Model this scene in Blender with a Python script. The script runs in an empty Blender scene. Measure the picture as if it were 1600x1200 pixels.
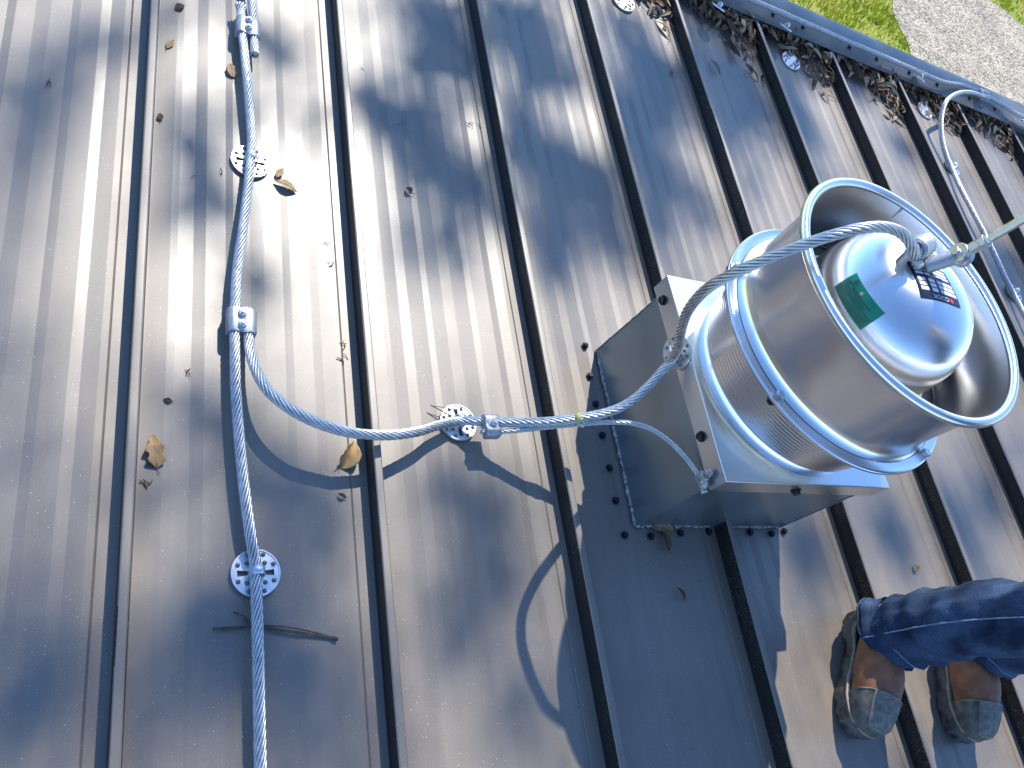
import bpy, bmesh, math, random
from mathutils import Vector, Matrix, noise
from mathutils.geometry import delaunay_2d_cdt

R = math.radians
V = Vector
random.seed(7)
sc = bpy.context.scene
COL = sc.collection

# ------------------------------------------------------------------ camera
FOC = 1292.92
CX = V((0.86964940, -0.14764096, 0.47107545))     # image right
CY = V((0.08841204, -0.89222524, -0.44285149))    # image down
CZ = V((0.48568842, 0.42677427, -0.76286990))     # viewing direction
EYE = V((0.29366, 0.0, 1.35350))
cam_data = bpy.data.cameras.new('camera')
cam = bpy.data.objects.new('camera', cam_data)
COL.objects.link(cam)
M = Matrix((CX, -CY, -CZ)).transposed().to_4x4()
M.translation = EYE
cam.matrix_world = M
cam_data.sensor_width = 36
cam_data.lens = FOC / 1600 * 36
cam_data.clip_start = 0.02
cam_data.clip_end = 2000
sc.camera = cam

# ------------------------------------------------------------------ light
SUN = V((0.33, 0.87, 1.0)).normalized()
SUN_EL = math.asin(SUN.z)
w = bpy.data.worlds.new('World')
sc.world = w
w.use_nodes = True
wn = w.node_tree.nodes
sky = wn.new('ShaderNodeTexSky')
sky.sky_type = 'NISHITA'
sky.sun_disc = False
sky.sun_elevation = SUN_EL
sky.sun_rotation = math.atan2(SUN.x, SUN.y)
sky.air_density = 1.0
sky.dust_density = 0.0
sky.ozone_density = 8.0
bg = wn['Background']
bg.inputs['Strength'].default_value = 0.15
w.node_tree.links.new(sky.outputs[0], bg.inputs[0])
sd = bpy.data.lights.new('sun', 'SUN')
sd.energy = 3.5
sd.angle = R(0.53)
sd.color = (1.0, 0.94, 0.83)
so = bpy.data.objects.new('sun', sd)
COL.objects.link(so)
so.rotation_euler = SUN.to_track_quat('Z', 'Y').to_euler()
vs = sc.view_settings
vs.view_transform = 'Standard'
vs.look = 'None'
vs.exposure = 1.06
vs.gamma = 1.0
vs.use_curve_mapping = False
sc.render.engine = 'CYCLES'
sc.cycles.use_denoising = True
sc.cycles.max_bounces = 8
sc.cycles.sample_clamp_indirect = 6.0


def P(u, v, z):
    """point of the place at height z seen at photo pixel (u, v)"""
    d = CX * ((u - 800) / FOC) + CY * ((v - 600) / FOC) + CZ
    return EYE + d * ((z - EYE.z) / d.z)


def PX(u, v, x):
    d = CX * ((u - 800) / FOC) + CY * ((v - 600) / FOC) + CZ
    return EYE + d * ((x - EYE.x) / d.x)


# ------------------------------------------------------------------ materials
def nt(name):
    m = bpy.data.materials.new(name)
    m.use_nodes = True
    n = m.node_tree.nodes
    return m, n, m.node_tree.links, n['Principled BSDF']


def ramp(n, l, src, p0, c0, p1, c1):
    r = n.new('ShaderNodeValToRGB')
    r.color_ramp.elements[0].position = p0
    r.color_ramp.elements[0].color = c0
    r.color_ramp.elements[1].position = p1
    r.color_ramp.elements[1].color = c1
    l.new(src, r.inputs[0])
    return r.outputs[0]


def g(v):
    return (v, v, v, 1)


def rgb(c, k=1.0):
    return (c[0] * k, c[1] * k, c[2] * k, 1)


def pbr(name, base, rough, metal=0.0, scale=30.0, var=0.25, bump=0.0, bscale=None, rvar=0.12,
        aniso=0.0, tangent=None, spec=0.5, dark=None):
    """noise-varied surface: base colour, roughness and fine relief"""
    m, n, l, b = nt(name)
    tc = n.new('ShaderNodeTexCoord')
    no = n.new('ShaderNodeTexNoise')
    no.inputs['Scale'].default_value = scale
    no.inputs['Detail'].default_value = 5
    l.new(tc.outputs['Object'], no.inputs['Vector'])
    lo = rgb(base, 1 - var) if dark is None else rgb(dark)
    l.new(ramp(n, l, no.outputs['Fac'], 0.3, lo, 0.7, rgb(base, 1 + var * 0.5)), b.inputs['Base Color'])
    l.new(ramp(n, l, no.outputs['Fac'], 0.25, g(max(rough - rvar, 0.03)), 0.75, g(min(rough + rvar, 1))), b.inputs['Roughness'])
    b.inputs['Metallic'].default_value = metal
    b.inputs['Specular IOR Level'].default_value = spec
    if aniso:
        b.inputs['Anisotropic'].default_value = aniso
        if tangent:
            t = n.new('ShaderNodeTangent')
            t.direction_type = 'RADIAL'
            t.axis = tangent
            l.new(t.outputs[0], b.inputs['Tangent'])
    if bump:
        nb = n.new('ShaderNodeTexNoise')
        nb.inputs['Scale'].default_value = bscale or scale * 4
        nb.inputs['Detail'].default_value = 4
        l.new(tc.outputs['Object'], nb.inputs['Vector'])
        bp = n.new('ShaderNodeBump')
        bp.inputs['Strength'].default_value = bump
        bp.inputs['Distance'].default_value = 0.002
        l.new(nb.outputs['Fac'], bp.inputs['Height'])
        l.new(bp.outputs[0], b.inputs['Normal'])
    return m


def roof_material(name, base, rough, dust=1.0, spec=1.0, coat=0.35):
    m, n, l, b = nt(name)
    tc = n.new('ShaderNodeTexCoord')
    # long streaks down the panels
    mp = n.new('ShaderNodeMapping')
    mp.inputs['Scale'].default_value = (26, 1.6, 10)
    l.new(tc.outputs['Object'], mp.inputs[0])
    st = n.new('ShaderNodeTexNoise')
    st.inputs['Scale'].default_value = 1.0
    st.inputs['Detail'].default_value = 6
    l.new(mp.outputs[0], st.inputs['Vector'])
    col = ramp(n, l, st.outputs['Fac'], 0.3, rgb(base, 0.9), 0.7, rgb(base, 1.1))
    # pale film of dust in clouds
    cl = n.new('ShaderNodeTexNoise')
    cl.inputs['Scale'].default_value = 4.5
    cl.inputs['Detail'].default_value = 8
    cl.inputs['Roughness'].default_value = 0.65
    l.new(tc.outputs['Object'], cl.inputs['Vector'])
    film = ramp(n, l, cl.outputs['Fac'], 0.45, g(0), 0.85, g(0.30 * dust))
    mx = n.new('ShaderNodeMixRGB')
    mx.inputs[2].default_value = (0.34, 0.29, 0.22, 1)
    l.new(film, mx.inputs[0])
    l.new(col, mx.inputs[1])
    # grains: pale pollen specks, gathered where the cloud noise is high
    last = mx.outputs[0]
    rough_add = None
    for sc_, thr, den, c in ((480, 0.20, 0.76, (0.42, 0.40, 0.34)), (190, 0.14, 0.925, (0.6, 0.58, 0.5)), (210, 0.12, 0.96, (0.03, 0.02, 0.015))):
        vo = n.new('ShaderNodeTexVoronoi')
        vo.inputs['Scale'].default_value = sc_
        l.new(tc.outputs['Object'], vo.inputs['Vector'])
        near = n.new('ShaderNodeMath')
        near.operation = 'LESS_THAN'
        near.inputs[1].default_value = thr
        l.new(vo.outputs['Distance'], near.inputs[0])
        sep = n.new('ShaderNodeSeparateColor')
        l.new(vo.outputs['Color'], sep.inputs[0])
        cl2 = n.new('ShaderNodeTexNoise')
        cl2.inputs['Scale'].default_value = 6.0
        cl2.inputs['Detail'].default_value = 3
        l.new(tc.outputs['Object'], cl2.inputs['Vector'])
        addn = n.new('ShaderNodeMath')
        addn.operation = 'MULTIPLY_ADD'
        addn.inputs[1].default_value = 0.9 if den < 0.9 else 0.5
        addn.inputs[2].default_value = -0.5 if den < 0.9 else -0.26
        l.new(cl2.outputs['Fac'], addn.inputs[0])
        s2 = n.new('ShaderNodeMath')
        s2.operation = 'ADD'
        l.new(sep.outputs[0], s2.inputs[0])
        l.new(addn.outputs[0], s2.inputs[1])
        few = n.new('ShaderNodeMath')
        few.operation = 'GREATER_THAN'
        few.inputs[1].default_value = den
        l.new(s2.outputs[0], few.inputs[0])
        mul = n.new('ShaderNodeMath')
        mul.operation = 'MULTIPLY'
        l.new(near.outputs[0], mul.inputs[0])
        l.new(few.outputs[0], mul.inputs[1])
        m2 = n.new('ShaderNodeMixRGB')
        l.new(mul.outputs[0], m2.inputs[0])
        l.new(last, m2.inputs[1])
        m2.inputs[2].default_value = rgb(c)
        last = m2.outputs[0]
    l.new(last, b.inputs['Base Color'])
    rr = ramp(n, l, cl.outputs['Fac'], 0.3, g(rough - 0.05), 0.8, g(rough + 0.1))
    l.new(rr, b.inputs['Roughness'])
    b.inputs['Specular IOR Level'].default_value = spec
    b.inputs['Coat Weight'].default_value = coat
    b.inputs['Coat Roughness'].default_value = 0.30
    # slow oil-canning of the thin sheet + fine orange peel
    oc = n.new('ShaderNodeTexNoise')
    oc.inputs['Scale'].default_value = 5.0
    oc.inputs['Detail'].default_value = 1
    l.new(tc.outputs['Object'], oc.inputs['Vector'])
    bp = n.new('ShaderNodeBump')
    bp.inputs['Strength'].default_value = 0.35
    bp.inputs['Distance'].default_value = 0.004
    l.new(oc.outputs['Fac'], bp.inputs['Height'])
    fn = n.new('ShaderNodeTexNoise')
    fn.inputs['Scale'].default_value = 700
    l.new(tc.outputs['Object'], fn.inputs['Vector'])
    b2 = n.new('ShaderNodeBump')
    b2.inputs['Strength'].default_value = 0.12
    b2.inputs['Distance'].default_value = 0.0004
    l.new(fn.outputs['Fac'], b2.inputs['Height'])
    l.new(bp.outputs[0], b2.inputs['Normal'])
    l.new(b2.outputs[0], b.inputs['Normal'])
    return m


MAT = {}
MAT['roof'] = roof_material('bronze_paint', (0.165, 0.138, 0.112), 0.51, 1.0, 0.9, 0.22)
MAT['rib'] = roof_material('bronze_paint_shaded', (0.018, 0.017, 0.017), 0.46, 0.0, 0.3, 0.0)  # near-black copy of the roof paint; the rib flanks' shade is in the colour
MAT['trim'] = pbr('grey_trim_paint', (0.16, 0.152, 0.146), 0.42, 0, 8, 0.2, 0.05)
MAT['black'] = pbr('black_screw', (0.02, 0.02, 0.022), 0.35, 0.3, 60, 0.3)
MAT['alu'] = pbr('spun_aluminium', (0.90, 0.90, 0.89), 0.24, 1.0, 5, 0.03, 0.0, 300, 0.025, 0.75, 'Z')
MAT['alu_flat'] = pbr('sheet_aluminium', (0.78, 0.78, 0.77), 0.30, 1.0, 6, 0.05, 0.0, 200, 0.03)
MAT['galv'] = pbr('galvanised_sheet', (0.32, 0.38, 0.42), 0.34, 0.85, 5, 0.12, 0.03, 60, 0.08)
MAT['cable'] = pbr('aluminium_wire', (0.62, 0.63, 0.64), 0.44, 1.0, 90, 0.2, 0.0)
MAT['cast'] = pbr('cast_aluminium', (0.38, 0.40, 0.43), 0.48, 0.7, 120, 0.2, 0.2, 300)
MAT['disc'] = pbr('bright_plate', (0.80, 0.81, 0.82), 0.36, 0.85, 60, 0.12, 0.1, 200)
MAT['dimple'] = pbr('adhesive_blob', (0.14, 0.16, 0.20), 0.45, 0.2, 90, 0.15)
MAT['bolt'] = pbr('bolt_zinc', (0.50, 0.52, 0.55), 0.5, 0.1, 80, 0.2)
MAT['steel'] = pbr('zinc_bolt', (0.66, 0.66, 0.67), 0.36, 1.0, 80, 0.2)
MAT['caulk'] = pbr('dirty_sealant', (0.42, 0.42, 0.36), 0.75, 0, 120, 0.5, 0.6, 200, dark=(0.02, 0.02, 0.018))
MAT['green'] = pbr('green_label', (0.0, 0.21, 0.125), 0.35, 0, 40, 0.1)
MAT['print'] = pbr('dark_print', (0.01, 0.035, 0.03), 0.5, 0, 40, 0.1)
MAT['navy'] = pbr('navy_label', (0.015, 0.02, 0.05), 0.3, 0, 40, 0.1)
MAT['white'] = pbr('white_print', (0.78, 0.78, 0.76), 0.4, 0, 40, 0.05)
MAT['red'] = pbr('red_print', (0.65, 0.03, 0.04), 0.4, 0, 40, 0.05)
MAT['yellow'] = pbr('yellow_tape', (0.50, 0.47, 0.16), 0.6, 0, 40, 0.1)
MAT['leaf'] = pbr('dry_leaf', (0.36, 0.23, 0.10), 0.7, 0, 60, 0.35, 0.3, 150)
MAT['leaf_pale'] = pbr('pale_dry_leaf', (0.30, 0.21, 0.11), 0.7, 0, 60, 0.35, 0.3, 150)
MAT['leaf_dark'] = pbr('dark_dry_leaf', (0.13, 0.065, 0.03), 0.75, 0, 60, 0.4, 0.3, 150)
MAT['litter'] = pbr('leaf_litter', (0.21, 0.13, 0.07), 0.8, 0, 35, 0.5, 0.3, 150)
MAT['twig'] = pbr('twig_bark', (0.10, 0.085, 0.07), 0.8, 0, 120, 0.5, 0.5, 300)
MAT['rubber'] = pbr('worn_rubber', (0.11, 0.105, 0.095), 0.65, 0, 45, 0.6, 0.3, 200, dark=(0.03, 0.03, 0.028))
MAT['worn'] = pbr('scuffed_rubber', (0.17, 0.165, 0.15), 0.75, 0, 70, 0.55, 0.4, 260)
MAT['rubber_trim'] = pbr('tan_rubber', (0.30, 0.25, 0.18), 0.6, 0, 45, 0.35, 0.2, 200)
MAT['leather'] = pbr('brown_leather', (0.25, 0.105, 0.052), 0.58, 0, 28, 0.45, 0.25, 350)
MAT['skin'] = pbr('skin', (0.55, 0.34, 0.25), 0.5, 0, 30, 0.1)
MAT['hair'] = pbr('hair', (0.05, 0.03, 0.02), 0.6, 0, 60, 0.3)
MAT['shirt'] = pbr('grey_shirt', (0.22, 0.23, 0.25), 0.85, 0, 20, 0.2, 0.2, 400)
MAT['bark'] = pbr('tree_bark', (0.12, 0.09, 0.065), 0.9, 0, 6, 0.5, 0.8, 20)
MAT['foliage'] = pbr('leaf_green', (0.06, 0.11, 0.03), 0.5, 0, 0.8, 0.4)
MAT['wall'] = pbr('wall_siding', (0.30, 0.27, 0.23), 0.7, 0, 3, 0.15, 0.1)
MAT['lashes'] = MAT['hair']


def jeans_material():
    m, n, l, b = nt('blue_denim')
    tc = n.new('ShaderNodeTexCoord')
    big = n.new('ShaderNodeTexNoise')
    big.inputs['Scale'].default_value = 14
    big.inputs['Detail'].default_value = 6
    l.new(tc.outputs['Object'], big.inputs['Vector'])
    col = ramp(n, l, big.outputs['Fac'], 0.35, (0.010, 0.020, 0.050, 1), 0.72, (0.065, 0.108, 0.20, 1))
    fine = n.new('ShaderNodeTexNoise')
    fine.inputs['Scale'].default_value = 420
    fine.inputs['Detail'].default_value = 2
    l.new(tc.outputs['Object'], fine.inputs['Vector'])
    mx = n.new('ShaderNodeMixRGB')
    mx.blend_type = 'MULTIPLY'
    mx.inputs[0].default_value = 0.7
    l.new(col, mx.inputs[1])
    l.new(ramp(n, l, fine.outputs['Fac'], 0.3, g(0.5), 0.7, g(1.4)), mx.inputs[2])
    l.new(mx.outputs[0], b.inputs['Base Color'])
    b.inputs['Roughness'].default_value = 0.85
    b.inputs['Specular IOR Level'].default_value = 0.2
    bp = n.new('ShaderNodeBump')
    bp.inputs['Strength'].default_value = 0.5
    bp.inputs['Distance'].default_value = 0.0012
    l.new(fine.outputs['Fac'], bp.inputs['Height'])
    l.new(bp.outputs[0], b.inputs['Normal'])
    return m


MAT['denim'] = jeans_material()
MAT['stitch'] = pbr('denim_seam', (0.20, 0.28, 0.42), 0.85, 0, 200, 0.4, 0.4, 500)


def gravel_material():
    m, n, l, b = nt('gravel')
    tc = n.new('ShaderNodeTexCoord')
    vo = n.new('ShaderNodeTexVoronoi')
    vo.inputs['Scale'].default_value = 26
    l.new(tc.outputs['Object'], vo.inputs['Vector'])
    sep = n.new('ShaderNodeSeparateColor')
    l.new(vo.outputs['Color'], sep.inputs[0])
    c = n.new('ShaderNodeValToRGB')
    e = c.color_ramp.elements
    e[0].position = 0.0; e[0].color = (0.13, 0.11, 0.09, 1)
    e[1].position = 1.0; e[1].color = (0.55, 0.51, 0.45, 1)
    k = e.new(0.5); k.color = (0.36, 0.33, 0.28, 1)
    l.new(sep.outputs[0], c.inputs[0])
    no = n.new('ShaderNodeTexNoise')
    no.inputs['Scale'].default_value = 1.3
    no.inputs['Detail'].default_value = 5
    l.new(tc.outputs['Object'], no.inputs['Vector'])
    mx = n.new('ShaderNodeMixRGB')
    mx.blend_type = 'MULTIPLY'
    mx.inputs[0].default_value = 1
    l.new(c.outputs[0], mx.inputs[1])
    l.new(ramp(n, l, no.outputs['Fac'], 0.3, (0.8, 0.76, 0.7, 1), 0.7, (1.25, 1.17, 1.02, 1)), mx.inputs[2])
    l.new(mx.outputs[0], b.inputs['Base Color'])
    b.inputs['Roughness'].default_value = 0.9
    bp = n.new('ShaderNodeBump')
    bp.inputs['Strength'].default_value = 1
    bp.inputs['Distance'].default_value = 0.03
    bp.invert = True
    l.new(vo.outputs['Distance'], bp.inputs['Height'])
    l.new(bp.outputs[0], b.inputs['Normal'])
    return m


def grass_material(name, c0, c1, c2):
    m, n, l, b = nt(name)
    tc = n.new('ShaderNodeTexCoord')
    no = n.new('ShaderNodeTexNoise')
    no.inputs['Scale'].default_value = 1.6
    no.inputs['Detail'].default_value = 10
    no.inputs['Roughness'].default_value = 0.75
    l.new(tc.outputs['Object'], no.inputs['Vector'])
    c = n.new('ShaderNodeValToRGB')
    e = c.color_ramp.elements
    e[0].position = 0.36; e[0].color = rgb(c0)
    e[1].position = 0.68; e[1].color = rgb(c2)
    k = e.new(0.52); k.color = rgb(c1)
    l.new(no.outputs['Fac'], c.inputs[0])
    l.new(c.outputs[0], b.inputs['Base Color'])
    b.inputs['Roughness'].default_value = 0.8
    b.inputs['Specular IOR Level'].default_value = 0.15
    return m


MAT['gravel'] = gravel_material()
MAT['lawn'] = grass_material('lawn_soil', (0.12, 0.17, 0.02), (0.24, 0.27, 0.04), (0.36, 0.30, 0.14))
MAT['blade'] = grass_material('grass_blade', (0.30, 0.36, 0.015), (0.52, 0.55, 0.03), (0.62, 0.52, 0.12))


# ------------------------------------------------------------------ mesh helpers
def obj(name, vf, mat, parent=None, smooth=False):
    me = bpy.data.meshes.new(name)
    me.from_pydata([tuple(v) for v in vf[0]], [], vf[1])
    me.update()
    if smooth:
        me.polygons.foreach_set('use_smooth', [True] * len(me.polygons))
    me.materials.append(MAT[mat] if isinstance(mat, str) else mat)
    o = bpy.data.objects.new(name, me)
    COL.objects.link(o)
    o.parent = parent
    return o


def sharp(o, deg=35):
    me = o.data
    me.polygons.foreach_set('use_smooth', [True] * len(me.polygons))
    me.set_sharp_from_angle(angle=R(deg))
    return o


def tag(o, label=None, cat=None, group=None, kind=None):
    for k, v in (('label', label), ('category', cat), ('group', group), ('kind', kind)):
        if v:
            o[k] = v
    return o


def empty(name, mat=None):
    o = bpy.data.objects.new(name, None)
    o.empty_display_size = 0.05
    COL.objects.link(o)
    if mat is not None:
        o.matrix_world = mat
    return o


def join(*parts):
    vs_, fs = [], []
    for v, f in parts:
        k = len(vs_)
        vs_ += list(v)
        fs += [tuple(i + k for i in q) for q in f]
    return vs_, fs


def xf(vf, m):
    return [m @ V(v) for v in vf[0]], vf[1]


def bm_out(bm):
    bm.normal_update()
    vs_ = [v.co.copy() for v in bm.verts]
    bm.verts.index_update()
    fs = [tuple(v.index for v in f.verts) for f in bm.faces]
    bm.free()
    return vs_, fs


def box(x0, x1, y0, y1, z0, z1, bev=0.0, seg=1):
    bm = bmesh.new()
    bmesh.ops.create_cube(bm, size=1, matrix=Matrix.Translation(((x0 + x1) / 2, (y0 + y1) / 2, (z0 + z1) / 2)) @ Matrix.Diagonal((x1 - x0, y1 - y0, z1 - z0, 1)))
    if bev:
        bmesh.ops.bevel(bm, geom=bm.edges[:], offset=bev, segments=seg, affect='EDGES', profile=0.5)
    return bm_out(bm)


def cyl(p, d, r, h, n=12, bev=0.0, r2=None):
    """closed cylinder from p along d"""
    d = V(d).normalized()
    q = d.to_track_quat('Z', 'Y').to_matrix().to_4x4()
    q.translation = V(p)
    prof = [(0, 0), (r - bev, 0), (r, bev), (r2 or r, h - bev), ((r2 or r) - bev, h), (0, h)] if bev else [(0, 0), (r, 0), (r2 or r, h), (0, h)]
    return xf(lathe(prof, n), q)


def lathe(prof, n=48, a0=0.0, a1=None):
    vs_, fs, rows = [], [], []
    full = a1 is None
    m = n if full else n + 1
    for r, z in prof:
        if abs(r) < 1e-7 and full:
            rows.append([len(vs_)] * m)
            vs_.append(V((0, 0, z)))
        else:
            row = []
            for i in range(m):
                t = 2 * math.pi * i / n if full else a0 + (a1 - a0) * i / n
                row.append(len(vs_))
                vs_.append(V((r * math.cos(t), r * math.sin(t), z)))
            rows.append(row)
    for a, b in zip(rows[:-1], rows[1:]):
        for i in range(n):
            j = (i + 1) % m
            q = []
            for k in (a[i], a[j], b[j], b[i]):
                if k not in q:
                    q.append(k)
            if len(q) > 2:
                fs.append(tuple(q))
    return vs_, fs


def catmull(pts, step=0.01):
    pts = [V(p) for p in pts]
    pts = [pts[0] * 2 - pts[1]] + pts + [pts[-1] * 2 - pts[-2]]
    out = []
    for i in range(1, len(pts) - 2):
        p0, p1, p2, p3 = pts[i - 1:i + 3]
        n = max(2, int((p2 - p1).length / step))
        for k in range(n):
            t = k / n
            out.append(0.5 * ((2 * p1) + (p2 - p0) * t + (2 * p0 - 5 * p1 + 4 * p2 - p3) * t * t + (3 * p1 - p0 - 3 * p2 + p3) * t ** 3))
    out.append(pts[-2].copy())
    return out


def frames(path):
    res = []
    t = (path[1] - path[0]).normalized()
    nrm = t.orthogonal().normalized()
    for i, p in enumerate(path):
        t2 = (path[min(i + 1, len(path) - 1)] - path[max(i - 1, 0)]).normalized()
        nrm = (t.rotation_difference(t2) @ nrm)
        nrm = (nrm - t2 * nrm.dot(t2)).normalized()
        t = t2
        res.append((p, t2, nrm, t2.cross(nrm)))
    return res


def tube(path, r, n=8, cap=True):
    vs_, fs = [], []
    rr = r if isinstance(r, (list, tuple)) else [r] * len(path)
    for (p, t, a, b), rad in zip(frames(path), rr):
        for k in range(n):
            an = 2 * math.pi * k / n
            vs_.append(p + a * (math.cos(an) * rad) + b * (math.sin(an) * rad))
    for i in range(len(path) - 1):
        for k in range(n):
            fs.append((i * n + k, i * n + (k + 1) % n, (i + 1) * n + (k + 1) % n, (i + 1) * n + k))
    if cap:
        fs.append(tuple(range(n - 1, -1, -1)))
        fs.append(tuple(range((len(path) - 1) * n, len(path) * n)))
    return vs_, fs


def rope(pts, rad, strands=8, pitch=0.075, step=0.005, fray=(0, 0)):
    """rope of twisted wires round a core"""
    path = catmull(pts, step)
    fr = frames(path)
    rs = rad * math.sin(math.pi / strands) / (1 + math.sin(math.pi / strands)) * 0.98
    big = rad - rs
    parts = [tube(path, big * 0.86, 8)]
    s = [0.0]
    for a, b in zip(path[:-1], path[1:]):
        s.append(s[-1] + (b - a).length)
    for k in range(strands):
        ph = 2 * math.pi * k / strands
        ln = []
        for (p, t, a, b), d in zip(fr, s):
            an = ph + 2 * math.pi * d / pitch
            sp = big
            if fray[0] and d < fray[0]:
                sp = big * (1 + 0.9 * random.random() * (1 - d / fray[0]))
            if fray[1] and s[-1] - d < fray[1]:
                sp = big * (1 + 0.9 * random.random() * (1 - (s[-1] - d) / fray[1]))
            ln.append(p + (a * math.cos(an) + b * math.sin(an)) * sp)
        parts.append(tube(ln, rs, 5))
    return join(*parts)


def hexbolt(p, d, r, h, washer=True):
    d = V(d).normalized()
    parts = [cyl(V(p) + d * (h * 0.25 if washer else 0), d, r, h, 6, r * 0.12)]
    if washer:
        parts.append(cyl(p, d, r * 1.45, h * 0.28, 16))
    return join(*parts)


def copy_tree(o, parent=None):
    c = o.copy()
    COL.objects.link(c)
    c.parent = parent
    for ch in list(o.children):
        copy_tree(ch, c)
    return c


# ------------------------------------------------------------------ ground
GZ = -4.0
lawn = tag(obj('lawn', ([(-300, -300, GZ), (300, -300, GZ), (300, 300, GZ), (-300, 300, GZ)], [(0, 1, 2, 3)]), 'lawn'), kind='structure')


def gravel_edge():
    """driveway outline: left edge runs away from the building, far edge curves off to the right"""
    a = [(12.2, -20), (12.5, 0), (12.9, 6), (13.15, 9), (13.2, 10.4), (13.45, 12.1), (13.9, 13.2), (14.6, 14.0), (15.6, 14.35), (17.0, 14.3), (18.2, 14.1), (19.3, 13.75), (22, 13.0), (30, 11.5), (60, 8)]
    out = []
    for (x0, y0), (x1, y1) in zip(a[:-1], a[1:]):
        L = math.hypot(x1 - x0, y1 - y0)
        n = max(1, int(L / 0.15)) if L < 12 else 10
        for k in range(n):
            t = k / n
            x, y = x0 + (x1 - x0) * t, y0 + (y1 - y0) * t
            q = noise.noise(V((x * 2.2, y * 2.2, 3))) * 0.16 + noise.noise(V((x * 7, y * 7, 1))) * 0.06
            out.append((x + q, y + q * 0.7))
    return out


edge = gravel_edge()
gv = [(x, y, GZ + 0.012) for x, y in edge] + [(60, 8, GZ + 0.012), (60, -20, GZ + 0.012)]
tag(obj('gravel_drive', (gv, [tuple(range(len(gv) - 1, -1, -1))]), 'gravel'), kind='structure')


def in_gravel(x, y):
    c = False
    pts = [(p[0], p[1]) for p in gv]
    j = len(pts) - 1
    for i in range(len(pts)):
        if (pts[i][1] > y) != (pts[j][1] > y) and x < (pts[j][0] - pts[i][0]) * (y - pts[i][1]) / (pts[j][1] - pts[i][1]) + pts[i][0]:
            c = not c
        j = i
    return c


def grass():
    vs_, fs = [], []
    rnd = random.Random(3)
    n = 0
    while n < 30000:
        x, y = rnd.uniform(6.5, 22), rnd.uniform(6, 17)
        if y < 0.55 * x + 1 and x < 12.6 and y < 6.5:
            continue
        gr = in_gravel(x, y)
        if gr and rnd.random() > 0.012:
            continue
        if noise.noise(V((x * 1.1, y * 1.1, 9))) < -0.18 + (0.2 if x > 12.2 else 0) and rnd.random() < 0.75:
            continue
        n += 1
        h = rnd.uniform(0.05, 0.13)
        a = rnd.uniform(0, 6.28)
        wx, wy = math.cos(a) * 0.014, math.sin(a) * 0.014
        lx, ly = rnd.uniform(-.06, .06), rnd.uniform(-.06, .06)
        k = len(vs_)
        vs_ += [(x - wx, y - wy, GZ), (x + wx, y + wy, GZ), (x + lx, y + ly, GZ + h)]
        fs.append((k, k + 1, k + 2))
    return vs_, fs


tag(obj('grass', grass(), 'blade'), 'short yellow green grass beside the gravel drive', kind='stuff')

# ------------------------------------------------------------------ the building and its metal roof
S = 0.4064          # seam spacing
RH = 0.0447         # seam height
RW = 0.0150         # seam top width
YR = 2.37           # front edge of the cap flashing
Y0 = -5.0
I0, I1 = -14, 18
roof = tag(empty('metal_roof'), 'dark bronze standing seam metal roof with raised ribs under everything', 'roof')

# cross-section of one sheet: (offset from rib, height); flats alternate in tilt, as rolled
STRIPES = [0.022, 0.058, 0.071, 0.099, 0.121, 0.158, 0.172, 0.204, 0.230, 0.266, 0.281, 0.318, 0.336, 0.362]
TILT = [2.6, -1.2, -5.6, 3.4, -4.4, 5.4, -5.2, 2.0, -3.8, 5.8, 1.6, -5.4, 4.0]


def panel(i):
    prof = [(RW, 0.0), (RW + 0.0032, 0.0), (RW + 0.0045, 0.0018), (RW + 0.0058, 0.0)]
    z = 0.0
    for k in range(len(STRIPES) - 1):
        x0, x1 = STRIPES[k], STRIPES[k + 1]
        if k == 0:
            prof.append((x0, 0.0))
        dz = math.tan(R(TILT[k])) * (x1 - x0)
        z = max(-0.0030, min(0.0034, z + dz))
        if k == len(STRIPES) - 2:
            z = 0.0
        prof.append((x1, z))
    prof += [(S - 0.0335, 0.0), (S - 0.0315, -0.0022), (S - 0.0295, 0.0), (S, 0.0)]
    rnd = random.Random(i * 13 + 5)
    ys = [Y0 + (2.44 - Y0) * k / 60 for k in range(61)]
    vs_, fs = [], []
    for y in ys:
        for x, zz in prof:
            wob = noise.noise(V((x * 4 + i * 3.1, y * 1.7, i))) * 0.0012 * math.sin(math.pi * max(0, min(1, (x - 0.02) / 0.35)))
            vs_.append((i * S + x, y, zz + wob))
    m = len(prof)
    for a in range(len(ys) - 1):
        for b in range(m - 1):
            fs.append((a * m + b, a * m + b + 1, (a + 1) * m + b + 1, (a + 1) * m + b))
    return vs_, fs


for i in range(I0, I1):
    obj('roof_panel', panel(i), 'roof', roof)


def rib(i):
    """box seam with a small folded hem along its right foot and a slightly wavy top"""
    ys = [Y0 + (2.46 - Y0) * k / 90 for k in range(91)]
    vs_, fs = [], []
    prof = [(0.0, -0.001), (0.0005, 0.012), (-0.0012, 0.014), (-0.0008, RH - 0.0025), (0.001, RH - 0.0003), (0.003, RH), (RW - 0.003, RH), (RW - 0.0006, RH - 0.002), (RW, RH - 0.004), (RW, -0.001)]
    for y in ys:
        q = noise.noise(V((i * 5.3, y * 6, 2))) * 0.0011
        for k, (x, z) in enumerate(prof):
            vs_.append((i * S + x + (q if 3 < k < 9 else 0), y, z))
    m = len(prof)
    for a in range(len(ys) - 1):
        for b in range(m - 1):
            fs.append((a * m + b + 1, a * m + b, (a + 1) * m + b, (a + 1) * m + b + 1))
    fs.append(tuple(range(m)))
    fs.append(tuple(range(len(vs_) - 1, len(vs_) - 1 - m, -1)))
    return vs_, fs


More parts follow.
